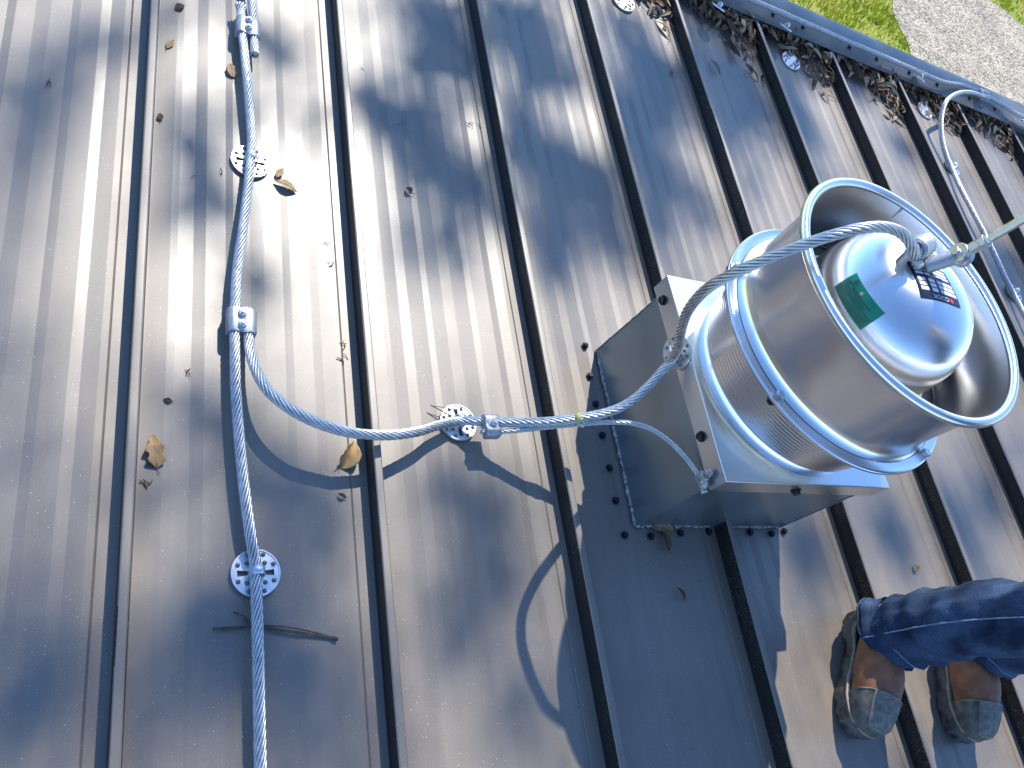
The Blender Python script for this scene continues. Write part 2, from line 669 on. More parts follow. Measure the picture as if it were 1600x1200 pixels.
for i in range(I0, I1 + 1):
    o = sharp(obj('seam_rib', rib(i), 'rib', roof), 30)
    o.data.materials.append(MAT['roof'])          # dusty top like the panels; near-black flanks have their shade painted in
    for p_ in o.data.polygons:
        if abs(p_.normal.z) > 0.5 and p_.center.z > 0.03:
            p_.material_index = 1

# cap flashing along the high edge, its screws, closure strips and the wall below
XA, XB = I0 * S, (I1 + 1) * S


def extrude_x(prof, x0, x1, n=40, wob=0.0):
    vs_, fs = [], []
    m = len(prof)
    for k in range(n + 1):
        x = x0 + (x1 - x0) * k / n
        for y, z in prof:
            vs_.append((x, y + noise.noise(V((x * 3, y, 1))) * wob, z + noise.noise(V((x * 2.3, y, 5))) * wob))
    for a in range(n):
        for b in range(m - 1):
            fs.append((a * m + b, (a + 1) * m + b, (a + 1) * m + b + 1, a * m + b + 1))
    return vs_, fs


cap = sharp(obj('cap_flashing', extrude_x([(YR + 0.012, RH + 0.001), (YR, RH + 0.002), (YR, RH + 0.006), (YR + 0.035, RH + 0.016), (YR + 0.055, RH + 0.024), (YR + 0.14, RH + 0.030), (YR + 0.165, RH + 0.026), (YR + 0.168, RH - 0.12), (YR + 0.180, RH - 0.125)], XA, XB, 60, 0.0012), 'trim', roof), 30)
for i in range(I0, I1 + 1):
    for dx in (0.09, 0.26):
        b = hexbolt((0, 0, 0), (0, 0, 1), 0.0075, 0.006)
        x = i * S + dx + random.uniform(-.03, .03)
        obj('screw', xf(b, Matrix.Translation((x, YR + 0.042, RH + 0.018))), 'black', cap)
for i in range(I0, I1 + 1):
    obj('closure_strip', box(i * S + RW + 0.001, (i + 1) * S - 0.001, YR + 0.045, YR + 0.055, 0.001, RH + 0.010), 'trim', roof)
obj('wall', box(XA, XB, YR + 0.05, YR + 0.16, GZ, -0.03), 'wall', roof)
obj('wall', box(XA, XA + 0.12, Y0, YR + 0.049, GZ, -0.03), 'wall', roof)
obj('wall', box(XB - 0.12, XB, Y0, YR + 0.049, GZ, -0.03), 'wall', roof)
obj('wall', box(XA + 0.121, XB - 0.121, Y0, Y0 + 0.12, GZ, -0.03), 'wall', roof)

# ------------------------------------------------------------------ curb
CBX0, CBX1, CBY0, CBY1 = 1.400, 1.832, 0.442, 0.868
CBC = V(((CBX0 + CBX1) / 2, (CBY0 + CBY1) / 2, 0))
curb = tag(empty('roof_curb', Matrix.Translation((CBC.x, CBC.y, 0))), 'square galvanised sheet metal curb carrying the round fan', 'curb')
hx, hy, ch = (CBX1 - CBX0) / 2, (CBY1 - CBY0) / 2, 0.272


def sheet(w_, h_, seed):
    """thin wall sheet in XZ with slight buckling, facing -Y"""
    vs_, fs = [], []
    n = 14
    for a in range(n + 1):
        for b in range(n + 1):
            u, v = a / n, b / n
            k = math.sin(math.pi * u) * math.sin(math.pi * v)
            vs_.append((w_ * (u - .5), 0.004 * k * noise.noise(V((u * 2.2, v * 2.2, seed))), h_ * v + 0.0))
    for a in range(n):
        for b in range(n):
            fs.append((a * (n + 1) + b, (a + 1) * (n + 1) + b, (a + 1) * (n + 1) + b + 1, a * (n + 1) + b + 1))
    return vs_, fs


for ang, wd, off in ((0, hx * 2, hy), (-90, hy * 2, hx), (180, hx * 2, hy), (90, hy * 2, hx)):
    o = obj('side_panel', xf(sheet(wd, ch, ang), Matrix.Rotation(R(ang), 4, 'Z') @ Matrix.Translation((0, -off, 0))), 'galv', curb, True)
for sx in (-1, 1):
    for sy in (-1, 1):
        path = [V((sx * (hx + 0.0005), sy * (hy + 0.0005), z)) + V((random.uniform(-.0006, .0006), random.uniform(-.0006, .0006), 0)) for z in [k * 0.01 for k in range(28)]]
        obj('corner_seam', tube(path, 0.0017, 6), 'galv', curb, True)

def bead(a, b, seed):
    rnd = random.Random(seed)
    n = int((b - a).length / 0.006)
    pts, rr = [], []
    for k in range(n + 1):
        p = a.lerp(b, k / n)
        pts.append(p + V((rnd.uniform(-1, 1), rnd.uniform(-1, 1), rnd.uniform(-.4, .6))) * 0.0016)
        rr.append(0.0042 * rnd.uniform(0.55, 1.25))
    return tube(pts, rr, 6)


for k, (a, b) in enumerate((((-hx, hy), (-hx, -hy)), ((-hx, -hy), (-0.004, -hy)), ((0.028, -hy), (hx, -hy)), ((hx, -hy), (hx, hy)), ((hx, hy), (-hx, hy)))):
    obj('sealant_bead', bead(V((*a, 0.005)), V((*b, 0.005)), k), 'caulk', curb, True)
for u, v in [(915.6, 539), (923, 586), (932.6, 630), (943, 679), (954, 730), (964, 781), (978, 835), (1019, 837), (1065, 832), (1109, 830), (1174, 831), (1208, 833), (1227, 829)]:
    p = P(u, v, 0.006) - CBC
    p.z = 0.001
    o = obj('screw', hexbolt((0, 0, 0), (random.uniform(-.1, .1), random.uniform(-.1, .1), 1), 0.0058, 0.0065), 'black', curb)
    o.location = p

# ------------------------------------------------------------------ exhaust fan
FO = V((1.618, 0.653, 0))
FA = V((-0.0070, 0.0161, 0.99985)).normalized()
FU = (V((1, 0, 0)) - FA * FA.x).normalized()
FV = FA.cross(FU)
FM = Matrix((FU, FV, FA)).transposed().to_4x4()
FM.translation = FO
fan = tag(empty('exhaust_fan', FM), 'round spun aluminium upblast exhaust fan on the square curb', 'exhaust fan')
CW = 0.229
CT = 0.302


def curb_cap():
    bm = bmesh.new()
    n = 48
    # top sheet with a round opening, folded down to a lip
    prof_r = 0.19
    outer, inner = [], []
    for k in range(n):
        t = 2 * math.pi * k / n
        c, s = math.cos(t), math.sin(t)
        m_ = max(abs(c), abs(s))
        outer.append(bm.verts.new((c / m_ * CW, s / m_ * CW, CT)))
        inner.append(bm.verts.new((c * prof_r, s * prof_r, CT + 0.004)))
    lip = [bm.verts.new((v.co.x, v.co.y, CT - 0.049)) for v in outer]
    hem = [bm.verts.new((v.co.x * 0.975, v.co.y * 0.975, CT - 0.049)) for v in outer]
    for k in range(n):
        j = (k + 1) % n
        bm.faces.new((outer[k], outer[j], inner[j], inner[k]))
        bm.faces.new((lip[k], lip[j], outer[j], outer[k]))
        bm.faces.new((hem[k], hem[j], lip[j], lip[k]))
    return bm_out(bm)


capo = sharp(obj('curb_cap', curb_cap(), 'alu_flat', fan), 25)
mod = capo.modifiers.new('edge', 'BEVEL')
mod.width = 0.0022
mod.segments = 3
mod.limit_method = 'ANGLE'
mod.angle_limit = R(40)
for p, d in (((-CW, 0.185, CT - 0.03), (-1, 0, 0)), ((-CW, -0.125, CT - 0.03), (-1, 0, 0)), ((-0.02, -CW, CT - 0.03), (0, -1, 0)), ((0.16, CW, CT - 0.03), (0, 1, 0)), ((CW, 0, CT - 0.03), (1, 0, 0))):
    obj('screw', hexbolt(p, d, 0.0075, 0.008), 'black', capo)
sharp(obj('inlet_cone', lathe([(0.212, CT + 0.002), (0.204, CT + 0.006), (0.2, CT + 0.012), (0.196, CT + 0.025), (0.200, CT + 0.034)], 96), 'alu', fan), 30)
prof = [(0.200, 0.331), (0.212, 0.332), (0.2155, 0.336)]
z = 0.338
k = 0
while z < 0.447:                      # fine turning grooves
    rr = 0.2165 + (z - 0.338) * 0.19
    prof += [(rr, z), (rr + 0.0004, z + 0.0035), (rr, z + 0.0070)]
    z += 0.0088
prof += [(0.2395, 0.452), (0.244, 0.456)]
sharp(obj('lower_drum', lathe(prof, 128), 'alu', fan), 24)
flange = sharp(obj('flange_ring', lathe([(0.236, 0.4555), (0.268, 0.4555), (0.2705, 0.457), (0.2705, 0.4615), (0.2695, 0.463), (0.2665, 0.4648), (0.262, 0.4635), (0.254, 0.463), (0.249, 0.4635)], 128), 'alu', fan), 24)
for ang in (148, 211.5, 299, 20, 85):
    c, s = math.cos(R(ang)), math.sin(R(ang))
    obj('bolt', hexbolt((c * 0.2585, s * 0.2585, 0.4635), (0, 0, 1), 0.0085, 0.009), 'steel', flange)
    obj('nut', hexbolt((c * 0.2585, s * 0.2585, 0.4555), (0, 0, -1), 0.0085, 0.009), 'black', flange)
# windband: flared tube with wall thickness and a rolled rim
wb = [(0.2475, 0.4640), (0.2445, 0.4665), (0.2395, 0.473), (0.2365, 0.482), (0.2350, 0.495), (0.2355, 0.53), (0.2370, 0.575), (0.2395, 0.610), (0.2425, 0.629), (0.2432, 0.6345)]
inner = [(r - 0.002, z) for r, z in wb[::-1]]
band = sharp(obj('windband', lathe(wb + inner, 160), 'alu', fan), 60)
rim_p = [(0.2497 + 0.0092 * math.cos(t), 0.6365 + 0.0092 * math.sin(t)) for t in [2 * math.pi * k / 16 - 2.6 for k in range(17)]]
obj('rolled_rim', lathe(rim_p, 160), 'alu', band, True)
obj('rim_hem', lathe([(0.2432, 0.628), (0.2445, 0.6285), (0.2445, 0.6305)], 160), 'alu_flat', band)
obj('weld_seam', xf(box(-0.0016, 0.0016, -0.0012, 0.0012, 0.47, 0.634, 0.0005), Matrix.Rotation(R(66), 4, 'Z') @ Matrix.Translation((0.2385, 0, 0)) @ Matrix.Rotation(R(90), 4, 'Z')), 'cast', band)
DR, DZ, DH, DN = 0.156, 0.560, 0.138, 2.4


def dome_r(z):
    if z <= DZ:
        return DR
    return DR * max(0.0, 1 - ((z - DZ) / DH) ** DN) ** (1 / DN)


def dome_z(r):
    return DZ + DH * max(0.0, 1 - (min(r, DR) / DR) ** DN) ** (1 / DN)


prof = [(0.150, 0.505), (0.172, 0.506), (0.1745, 0.5085), (0.172, 0.511), (0.1615, 0.513), (0.1575, 0.520)]
for k in range(0, 41):
    ph = math.pi / 2 * k / 40
    prof.append((DR * math.cos(ph) ** (2 / DN) if k < 40 else 0.0, DZ + DH * math.sin(ph) ** (2 / DN)))
dome = sharp(obj('motor_dome', lathe(prof, 128), 'alu', fan), 40)
obj('throat_shade', lathe([(0.0, 0.478), (0.1, 0.478), (0.234, 0.478)], 64), 'black', fan)  # black sheet standing for the shade in the gap below the dome


def patch(c, nu, nv, off, mode):
    """patch conforming to the dome from four corners (A B C D), in (angle, z) or plan (x, y)"""
    vs_, fs = [], []
    for a in range(nu + 1):
        for b in range(nv + 1):
            u, v = a / nu, b / nv
            p = [(1 - u) * ((1 - v) * c[0][k] + v * c[1][k]) + u * ((1 - v) * c[3][k] + v * c[2][k]) for k in (0, 1)]
            if mode == 'side':
                r = dome_r(p[1])
                e = 1e-4
                n_ = V((1, 0, -(dome_r(p[1] + e) - dome_r(p[1] - e)) / (2 * e))).normalized()
                q = V((r, 0, p[1])) + n_ * off
                vs_.append(Matrix.Rotation(p[0], 3, 'Z') @ q)
            else:
                r = math.hypot(*p)
                vs_.append(V((p[0], p[1], dome_z(r) + off)))
    for a in range(nu):
        for b in range(nv):
            fs.append((a * (nv + 1) + b, (a + 1) * (nv + 1) + b, (a + 1) * (nv + 1) + b + 1, a * (nv + 1) + b + 1))
    return vs_, fs


def sub(c, u0, u1, v0, v1):
    def at(u, v):
        return [(1 - u) * ((1 - v) * c[0][k] + v * c[1][k]) + u * ((1 - v) * c[3][k] + v * c[2][k]) for k in (0, 1)]
    return [at(u0, v0), at(u0, v1), at(u1, v1), at(u1, v0)]


GC = [(3.0265, 0.5986), (2.9751, 0.6374), (3.6190, 0.6460), (3.6255, 0.6028)]
gl = tag(obj('green_label', patch(GC, 24, 10, 0.0006, 'side'), 'green', dome, True), 'green sticker with rows of dark print')
rnd = random.Random(4)
bits = []
for row in range(9):                   # rows of small unreadable print
    v = 0.07 + row * 0.075
    u = 0.06
    while u < (0.93 if row < 6 else 0.8):
        du = rnd.uniform(0.03, 0.10)
        if rnd.random() < 0.9:
            bits.append(patch(sub(GC, u, min(u + du, 0.95), v, v + 0.028), 4, 1, 0.0009, 'side'))
        u += du + 0.012
ring = []
for k in range(20):                    # round certification mark, built as a ring
    a0, a1 = 2 * math.pi * k / 20, 2 * math.pi * (k + 1) / 20
    f_ = lambda a, q: (0.20 + math.cos(a) * q, 0.84 + math.sin(a) * q * 2.0)
    cs = [f_(a0, .045), f_(a0, .058), f_(a1, .058), f_(a1, .045)]
    pts = [sub(GC, cu, cu, cv, cv)[0] for cu, cv in cs]
    ring.append(patch(pts, 1, 1, 0.0009, 'side'))
obj('label_print', join(*bits, *ring, patch(sub(GC, .18, .22, .79, .89), 1, 1, .0009, 'side'), patch(sub(GC, .12, .15, .62, .7), 1, 1, .0009, 'side'), patch(sub(GC, .26, .29, .62, .68), 1, 1, .0009, 'side')), 'print', gl)
star = []
for k in range(10):
    a0, a1 = 2 * math.pi * k / 10, 2 * math.pi * (k + 1) / 10
    f_ = lambda a, q: (0.44 + math.cos(a) * q, 0.80 + math.sin(a) * q * 2.0)
    r0, r1 = (.05, .025) if k % 2 == 0 else (.025, .05)
    cs = [(0.44, 0.80), f_(a0, r0), f_(a1, r1), (0.44, 0.80)]
    pts = [sub(GC, cu, cu, cv, cv)[0] for cu, cv in cs]
    star.append(patch(pts, 1, 1, 0.0009, 'side'))
obj('label_star', join(*star), 'yellow', gl)

PC = [(-0.0690, 0.0245), (-0.0676, -0.0470), (0.0228, -0.0594), (0.0080, 0.0086)]   # A B C D
# plate frame: along B->C runs the header, A->B across
pl = tag(obj('name_plate', patch(PC, 14, 14, 0.0012, 'plan'), 'navy', dome, True), 'navy rating plate with white boxes and a small logo')
cells = []
for v0, v1 in ((0.05, 0.36), (0.42, 0.80)):
    for u0, u1 in ((0.05, 0.24), (0.27, 0.40), (0.50, 0.93)) if v0 < 0.1 else ((0.05, 0.22), (0.30, 0.45), (0.52, 0.95)):
        rows = 3
        for r_ in range(rows):
            a = v0 + (v1 - v0) * r_ / rows
            cells.append(patch(sub(PC, u0, u1, a + 0.01, a + (v1 - v0) / rows - 0.02), 4, 3, 0.0016, 'plan'))
obj('plate_boxes', join(*cells), 'white', pl)


def logo_text():
    cu = bpy.data.curves.new('logo', 'FONT')
    cu.body = 'COOK'
    cu.size = 1.0
    cu.resolution_u = 2
    o = bpy.data.objects.new('logo_tmp', cu)
    COL.objects.link(o)
    bpy.context.view_layer.update()
    me = bpy.data.meshes.new_from_object(o.evaluated_get(bpy.context.evaluated_depsgraph_get()))
    bpy.data.objects.remove(o)
    xs = [v.co.x for v in me.vertices]
    ys = [v.co.y for v in me.vertices]
    x0, x1, y0, y1 = min(xs), max(xs), min(ys), max(ys)
    vs_ = []
    for v in me.vertices:
        tx, ty = (v.co.x - x0) / (x1 - x0), (v.co.y - y0) / (y1 - y0)
        # reads along B->C seen from the fan's far side, in the dark strip next to edge BC
        p = sub(PC, 0.66 - 0.40 * tx, 0, 0.97 - 0.11 * (1 - ty), 0)[0]
        vs_.append(V((p[0], p[1], dome_z(math.hypot(*p)) + 0.0018)))
    fs = [tuple(p.vertices) for p in me.polygons]
    bpy.data.meshes.remove(me)
    return vs_, fs


obj('plate_lettering', logo_text(), 'white', pl)
dot = [(0.74 + 0.05 * math.cos(t), 0.915 + 0.06 * math.sin(t)) for t in [2 * math.pi * k / 14 for k in range(14)]]
dv = []
for cu_, cv_ in dot:
    p = sub(PC, cu_, 0, cv_, 0)[0]
    dv.append(V((p[0], p[1], dome_z(math.hypot(*p)) + 0.0018)))
obj('plate_emblem', (dv, [tuple(range(14))]), 'red', pl)

# ------------------------------------------------------------------ cable holders (round plates)
HD = 0.0385


def holder_plate():
    pts, edges, faces = [], [], []

    def loop(pp):
        k = len(pts)
        pts.extend(pp)
        edges.extend([(k + i, k + (i + 1) % len(pp)) for i in range(len(pp))])
    loop([V((math.cos(t) * HD, math.sin(t) * HD)) for t in [2 * math.pi * i / 40 for i in range(40)]])
    slots = []
    for s in (-1, 1):
        sl = [V((-0.0028, s * 0.008)), V((0.0028, s * 0.008)), V((0.0052, s * 0.0295)), V((-0.0052, s * 0.0295))]
        slots.append(sl)
        loop(sl)
    vs2, _, fs2, _, _, _ = delaunay_2d_cdt(pts, edges, [], 0, 1e-6)

    def in_slot(c):
        return 0.008 < abs(c.y) < 0.0295 and abs(c.x) < 0.0028 + (abs(c.y) - 0.008) / 0.0215 * 0.0024
    fs3 = [f for f in fs2 if not in_slot((vs2[f[0]] + vs2[f[1]] + vs2[f[2]]) / 3)]
    bm = bmesh.new()
    bv = [bm.verts.new((p.x, p.y, 0.0035)) for p in vs2]
    for f in fs3:
        bm.faces.new([bv[i] for i in f])
    ext = bmesh.ops.extrude_face_region(bm, geom=bm.faces[:])
    bmesh.ops.translate(bm, vec=(0, 0, -0.003), verts=[e for e in ext['geom'] if isinstance(e, bmesh.types.BMVert)])
    bmesh.ops.recalc_face_normals(bm, faces=bm.faces[:])
    return bm_out(bm)


def make_holder(strap=True):
    t = empty('cable_holder')
    pl_ = obj('plate', holder_plate(), 'disc', t)
    sharp(obj('rim', lathe([(HD - 0.0015, 0.0032), (HD - 0.0012, 0.0052), (HD + 0.0008, 0.0052), (HD + 0.0012, 0.0002)], 40), 'disc', t), 40)
    first = None
    for sx in (-1, 1):
        for sy in (-1, 1):
            for a, b in ((0.0135, 0.0285), (0.016, 0.0145), (0.0295, 0.0125)):
                dm = obj('dimple', lathe([(0.0039, 0.0034), (0.0037, 0.0048), (0.0024, 0.0062), (0, 0.0066)], 10), 'dimple', t, True) if first is None else first.copy()
                if first is None:
                    first = dm
                else:
                    COL.objects.link(dm)
                dm.parent = t
                dm.location = (sx * a, sy * b, 0)
    if strap:
        pts = [(0.0, -0.0135, 0.0035)] + [(0.0, -0.0125 * math.cos(a), 0.0145 + 0.0125 * math.sin(a)) for a in [math.pi * k / 10 for k in range(11)]] + [(0.0, 0.0135, 0.0035)]
        vs_, fs = [], []
        for p in pts:
            vs_ += [(-0.007, p[1], p[2]), (0.007, p[1], p[2])]
        for k in range(len(pts) - 1):
            fs.append((2 * k, 2 * k + 1, 2 * k + 3, 2 * k + 2))
        s_ = obj('strap', (vs_, fs), 'disc', t, True)
        m_ = s_.modifiers.new('t', 'SOLIDIFY')
        m_.thickness = 0.0014
    return t


def orient(loc, xdir, nrm=(0, 0, 1), s=1.0):
    n_ = V(nrm).normalized()
    x = V(xdir)
    x = (x - n_ * x.dot(n_)).normalized()
    y = n_.cross(x)
    m = Matrix((x, y, n_)).transposed().to_4x4() @ Matrix.Scale(s, 4)
    m.translation = V(loc)
    return m


proto = make_holder(True)
proto_b = make_holder(False)
used = {True: False, False: False}
HG = 'round metal cable holders glued to the roof'


def place_holder(m, label, strap=True, group=HG):
    src = proto if strap else proto_b
    if not used[strap]:
        t = src
        used[strap] = True
    else:
        t = copy_tree(src)
    t.matrix_world = m
    tag(t, label, 'cable holder', group)
    return t


place_holder(orient(P(391, 254, 0.0015), (0.03, 1, 0)), 'round metal cable holder on the long cable, near the two pale leaves')
place_holder(orient(P(399, 896, 0.0015), (-0.02, 1, 0)), 'round metal cable holder on the long cable, above the dark twig')
place_holder(orient(P(715, 661, 0.0015), (1, 0.12, 0)), 'round metal cable holder under the branch cable between two ribs')
place_holder(orient((1.3800, 0.714, 0.276), (0.15, 0.35, 0.9), (-1, -0.12, 0.10), 0.9), 'round metal cable holder fixed to the side of the fan base', group='')
RZ = RH + 0.033
for u, v, la in ((1121, 4, 'leftmost round cable holder clipped onto the grey edge flashing'), (1226, 36, 'round cable holder on the grey flashing above the wide leaf pile'), (1435, 116, 'round cable holder on the grey flashing beside the gravel corner'), (1592, 186, 'rightmost round cable holder on the grey flashing at the picture edge')):
    p = P(u, v, RZ)
    place_holder(orient((p.x, p.y - 0.02, RZ - 0.004), (1, 0, 0), (0.15, 0.35, 1), 0.72), la, True, 'cable holders along the edge flashing')
for u, v, la in ((974, 3, 'bare silver cable holder with no cable at the top edge of the picture'), (1235, 96, 'bare silver cable holder lying beside rusty leaves below the flashing'), (1444, 173, 'bare silver cable holder half buried in leaves beside the curling cable')):
    place_holder(orient(P(u, v, 0.004), (0.4 + random.random(), 1, 0), (random.uniform(-.1, .1), -0.1, 1), 1.05), la, False, 'bare cable holders left in the leaf pockets')
place_holder(orient(P(1487, 262, 0.002), (-0.25, -1, 0)), 'upper round cable holder on the cable right of the fan', True, 'holders on the far right cable')
place_holder(orient(P(1583, 458, 0.002), (-0.25, -1, 0)), 'lower round cable holder on the cable right of the fan', True, 'holders on the far right cable')


# ------------------------------------------------------------------ cable clamps
def make_clamp(bolts=2, y2=-0.0245):
    """parallel clamp: lane one at y = 0, lane two at y = y2; local X runs along the cable"""
    t = empty('cable_clamp')
    L = 0.026 if bolts == 2 else 0.017
    sharp(obj('lower_jaw', box(-L, L, y2 - 0.0145, 0.0145, -0.0135, -0.0045, 0.0025, 2), 'cast', t), 40)
    # upper jaw: cross-section humped over both lanes
    prof = [(0.0145, -0.003), (0.0150, 0.004), (0.0115, 0.0105), (0.004, 0.0135), (y2 / 2 + 0.004, 0.0105), (y2 / 2 - 0.004, 0.0105), (y2 - 0.002, 0.0135), (y2 - 0.0095, 0.0115), (y2 - 0.0142, 0.005), (y2 - 0.0148, -0.003)]
    vs_, fs = [], []
    for x in (-L * 0.97, -L * 0.86, L * 0.86, L * 0.97):
        k_ = 0.93 if abs(x) > L * 0.9 else 1.0
        for y, z in prof:
            vs_.append((x, y2 / 2 + (y - y2 / 2) * k_, z * k_))
    m = len(prof)
    for a in range(3):
        for b in range(m - 1):
            fs.append((a * m + b, a * m + b + 1, (a + 1) * m + b + 1, (a + 1) * m + b))
    fs.append(tuple(range(m - 1, -1, -1)))
    fs.append(tuple(range(3 * m, 4 * m)))
    sharp(obj('upper_jaw', (vs_, fs), 'cast', t), 40)
    for x in ((-0.0115, 0.0115) if bolts == 2 else (0.0,)):
        b = obj('bolt', join(hexbolt((x, y2 / 2 + 0.001, 0.0105), (0, 0, 1), 0.0078, 0.0065), cyl((x, y2 / 2 + 0.001, 0.017), (0, 0, 1), 0.0042, 0.0045, 10, 0.0006)), 'bolt', t)
    return t


ZC = 0.026       # height of the cable's axis above the sheet
m2 = P(367, 502, ZC)
cl2 = make_clamp(2, -0.0235)
cl2.matrix_world = orient(m2, P(370, 530, ZC) - P(370, 470, ZC)) @ Matrix.Rotation(math.pi, 4, 'Z')
tag(cl2, 'two bolt cable clamp where the branch cable leaves the long cable', 'cable clamp', 'cable clamps')
cl1 = copy_tree(cl2)
cl1.matrix_world = orient(P(379, 42, ZC), P(381, 12, ZC) - P(379, 72, ZC))
tag(cl1, 'two bolt cable clamp joining two cable ends at the top', 'cable clamp', 'cable clamps')
cl3 = make_clamp(1, -0.0185)
cl3.matrix_world = orient(P(766, 659, 0.050), P(790, 660, 0.05) - P(742, 659, 0.05))
tag(cl3, 'small one bolt clamp holding thick and thin cable beside the holder', 'cable clamp', 'cable clamps')

# ------------------------------------------------------------------ cables
CR = 0.0099
zc = ZC
tag(obj('main_cable', rope([P(376, 8, zc + .003), P(378, 45, zc), P(384, 100, zc), P(390, 170, zc - .003), P(393, 220, 0.019), P(391, 255, 0.018), P(387, 295, 0.020), P(379, 360, zc), P(371, 420, zc), P(368, 465, zc), P(367, 502, zc), P(367, 545, zc), P(369, 620, zc), P(377, 720, zc), P(389, 820, zc), P(397, 870, 0.020), P(399, 898, 0.018), P(401, 940, 0.021), P(403, 1010, zc), P(405, 1100, zc), P(408, 1230, zc), P(411, 1320, zc), V((0.66, -0.7, zc)), V((0.64, -2.0, zc)), V((0.66, -4.9, zc))], CR, 9, 0.125, fray=(0.02, 0)), 'cable', smooth=True), 'long twisted aluminium cable running down the left side of the roof', 'cable')
tag(obj('upper_cable', rope([V((0.615, YR + 0.09, RZ + 0.010)), V((0.612, YR - 0.03, RZ + 0.004)), V((0.612, YR - 0.12, zc + .006)), P(383, -70, zc + .004), P(388, -30, zc + .004), P(393, 0, zc + .002), P(396, 30, zc), P(397, 60, zc), P(398, 86, zc - .002)], CR, 9, 0.125), 'cable', smooth=True), 'short cable end entering the clamp from the top edge', 'cable')
FX = 1.335
branch = [P(387, 482, ZC), P(387.5, 505, ZC), P(389, 535, 0.028), P(396, 568, 0.040), P(414, 604, 0.055), P(446, 634, 0.067), P(492, 659, 0.073), P(545, 675, 0.074), P(600, 680, 0.070), P(650, 675, 0.056), P(690, 663, 0.032), P(716, 658, 0.022), P(742, 658, 0.036), P(766, 659, 0.050), P(800, 660, 0.070), P(850, 659, 0.098), P(900, 654, 0.125), P(950, 644, 0.155), P(985, 628, 0.183), P(1012, 604, 0.215)]
branch += [P(1034, 580, 0.247), P(1050, 562, 0.272), P(1060, 540, 0.315), P(1065, 512, 0.374), P(1075, 485, 0.430), P(1100, 455, 0.492), P(1140, 430, 0.548), P(1190, 408, 0.600), P(1240, 388, 0.646), P(1290, 371, 0.686), P(1340, 358, 0.716), P(1380, 355, 0.730), P(1408, 364, 0.731), P(1424, 383, 0.722), P(1432, 402, 0.709)]
tag(obj('branch_cable', rope(branch, CR, 9, 0.125), 'cable', smooth=True), 'thick twisted cable curving from the long cable up over the fan rim', 'cable')
p = [P(899, 654, 0.125), P(908, 653, 0.130)]
tag(obj('cable_tape', tube(p, CR * 1.08, 16), 'yellow', smooth=True), 'narrow yellow tape band wrapped around the branch cable', 'tape')
thin = [P(752, 674, 0.049), P(766, 674, 0.050), P(800, 673, 0.066), P(850, 668, 0.088), P(900, 663, 0.112), P(945, 660, 0.140), P(985, 661, 0.165), P(1018, 671, 0.185), P(1046, 690, 0.205), P(1070, 714, 0.222), P(1088, 738, 0.235), P(1097, 758, 0.240), P(1101, 770, 0.240)]
tag(obj('bonding_cable', rope(thin, 0.0056, 6, 0.075, fray=(0, 0.012)), 'cable', smooth=True), 'thin twisted cable drooping from the small clamp to the fan base corner', 'cable')
rt = [P(1538, 152, RZ + 0.018), P(1518, 145, RZ + 0.03), P(1497, 146, 0.11), P(1479, 158, 0.10), P(1471, 180, 0.07), P(1471, 212, 0.04), P(1479, 245, 0.022), P(1487, 262, 0.020), P(1500, 292, 0.024), P(1522, 335, 0.028), P(1547, 383, 0.028), P(1571, 435, 0.022), P(1583, 458, 0.020), P(1597, 485, 0.024), P(1625, 540, 0.028), P(1660, 610, 0.028)]
tag(obj('right_cable', rope(rt, CR, 9, 0.125, 0.01), 'cable', smooth=True), 'cable curling off the flashing and running down right of the fan', 'cable')
rg = [(0.6, YR + .10, RZ + .004), (1.6, YR + 0.09, RZ + .004)] + [P(u, v, RZ + 0.010) for u, v in ((1121, -4), (1160, 8), (1195, 22), (1226, 34), (1262, 46), (1300, 59), (1340, 76), (1385, 97), (1435, 114), (1472, 128), (1505, 134), (1535, 147), (1565, 163), (1592, 182), (1640, 206))]
rg = [V(q) for q in rg]
for q in rg:
    q.y = min(max(q.y, YR + 0.03), YR + 0.125)
tag(obj('edge_cable', rope(rg, CR, 9, 0.125, 0.012), 'cable', smooth=True), 'cable lying along the grey flashing at the roof edge', 'cable')
ec = copy_tree(cl2)
ec.matrix_world = orient(P(1538, 151, RZ + 0.016), (1, 0.05, 0)) @ Matrix.Rotation(math.pi, 4, 'Z')
tag(ec, 'two bolt cable clamp on the flashing where the curling cable starts', 'cable clamp', 'cable clamps')

# bonding lug at the corner of the fan base
lug = tag(empty('bonding_lug', orient((1.378, 0.452, 0.258), (0, -0.3, -1), (-1, 0, 0))), 'small bolted lug gripping the thin cable at the fan base corner', 'lug')
sharp(obj('lug_body', box(-0.012, 0.014, -0.011, 0.011, -0.002, 0.012, 0.003, 2), 'cast', lug), 40)
obj('lug_tongue', box(-0.026, -0.0121, -0.008, 0.008, -0.002, 0.002, 0.0008), 'cast', lug)
obj('set_screw', join(hexbolt((0.002, 0.011, 0.005), (0, 1, 0.2), 0.006, 0.007)), 'steel', lug)
obj('bolt', hexbolt((-0.018, 0, 0.002), (0, 0, 1), 0.0055, 0.006), 'steel', lug)

# ------------------------------------------------------------------ lightning rod on the dome
B0 = P(1452, 414, 0.706)
B1 = P(1497, 400, 0.742)
R0 = P(1512, 390, 0.752)
R1 = P(1600, 339, 0.845)
RD = (R1 - R0).normalized()
rod = tag(empty('lightning_rod', Matrix.Translation(B0)), 'slim metal lightning rod on a swivel base on top of the fan', 'lightning rod')
rel = lambda v: v - B0
bd = (B1 - B0).normalized()
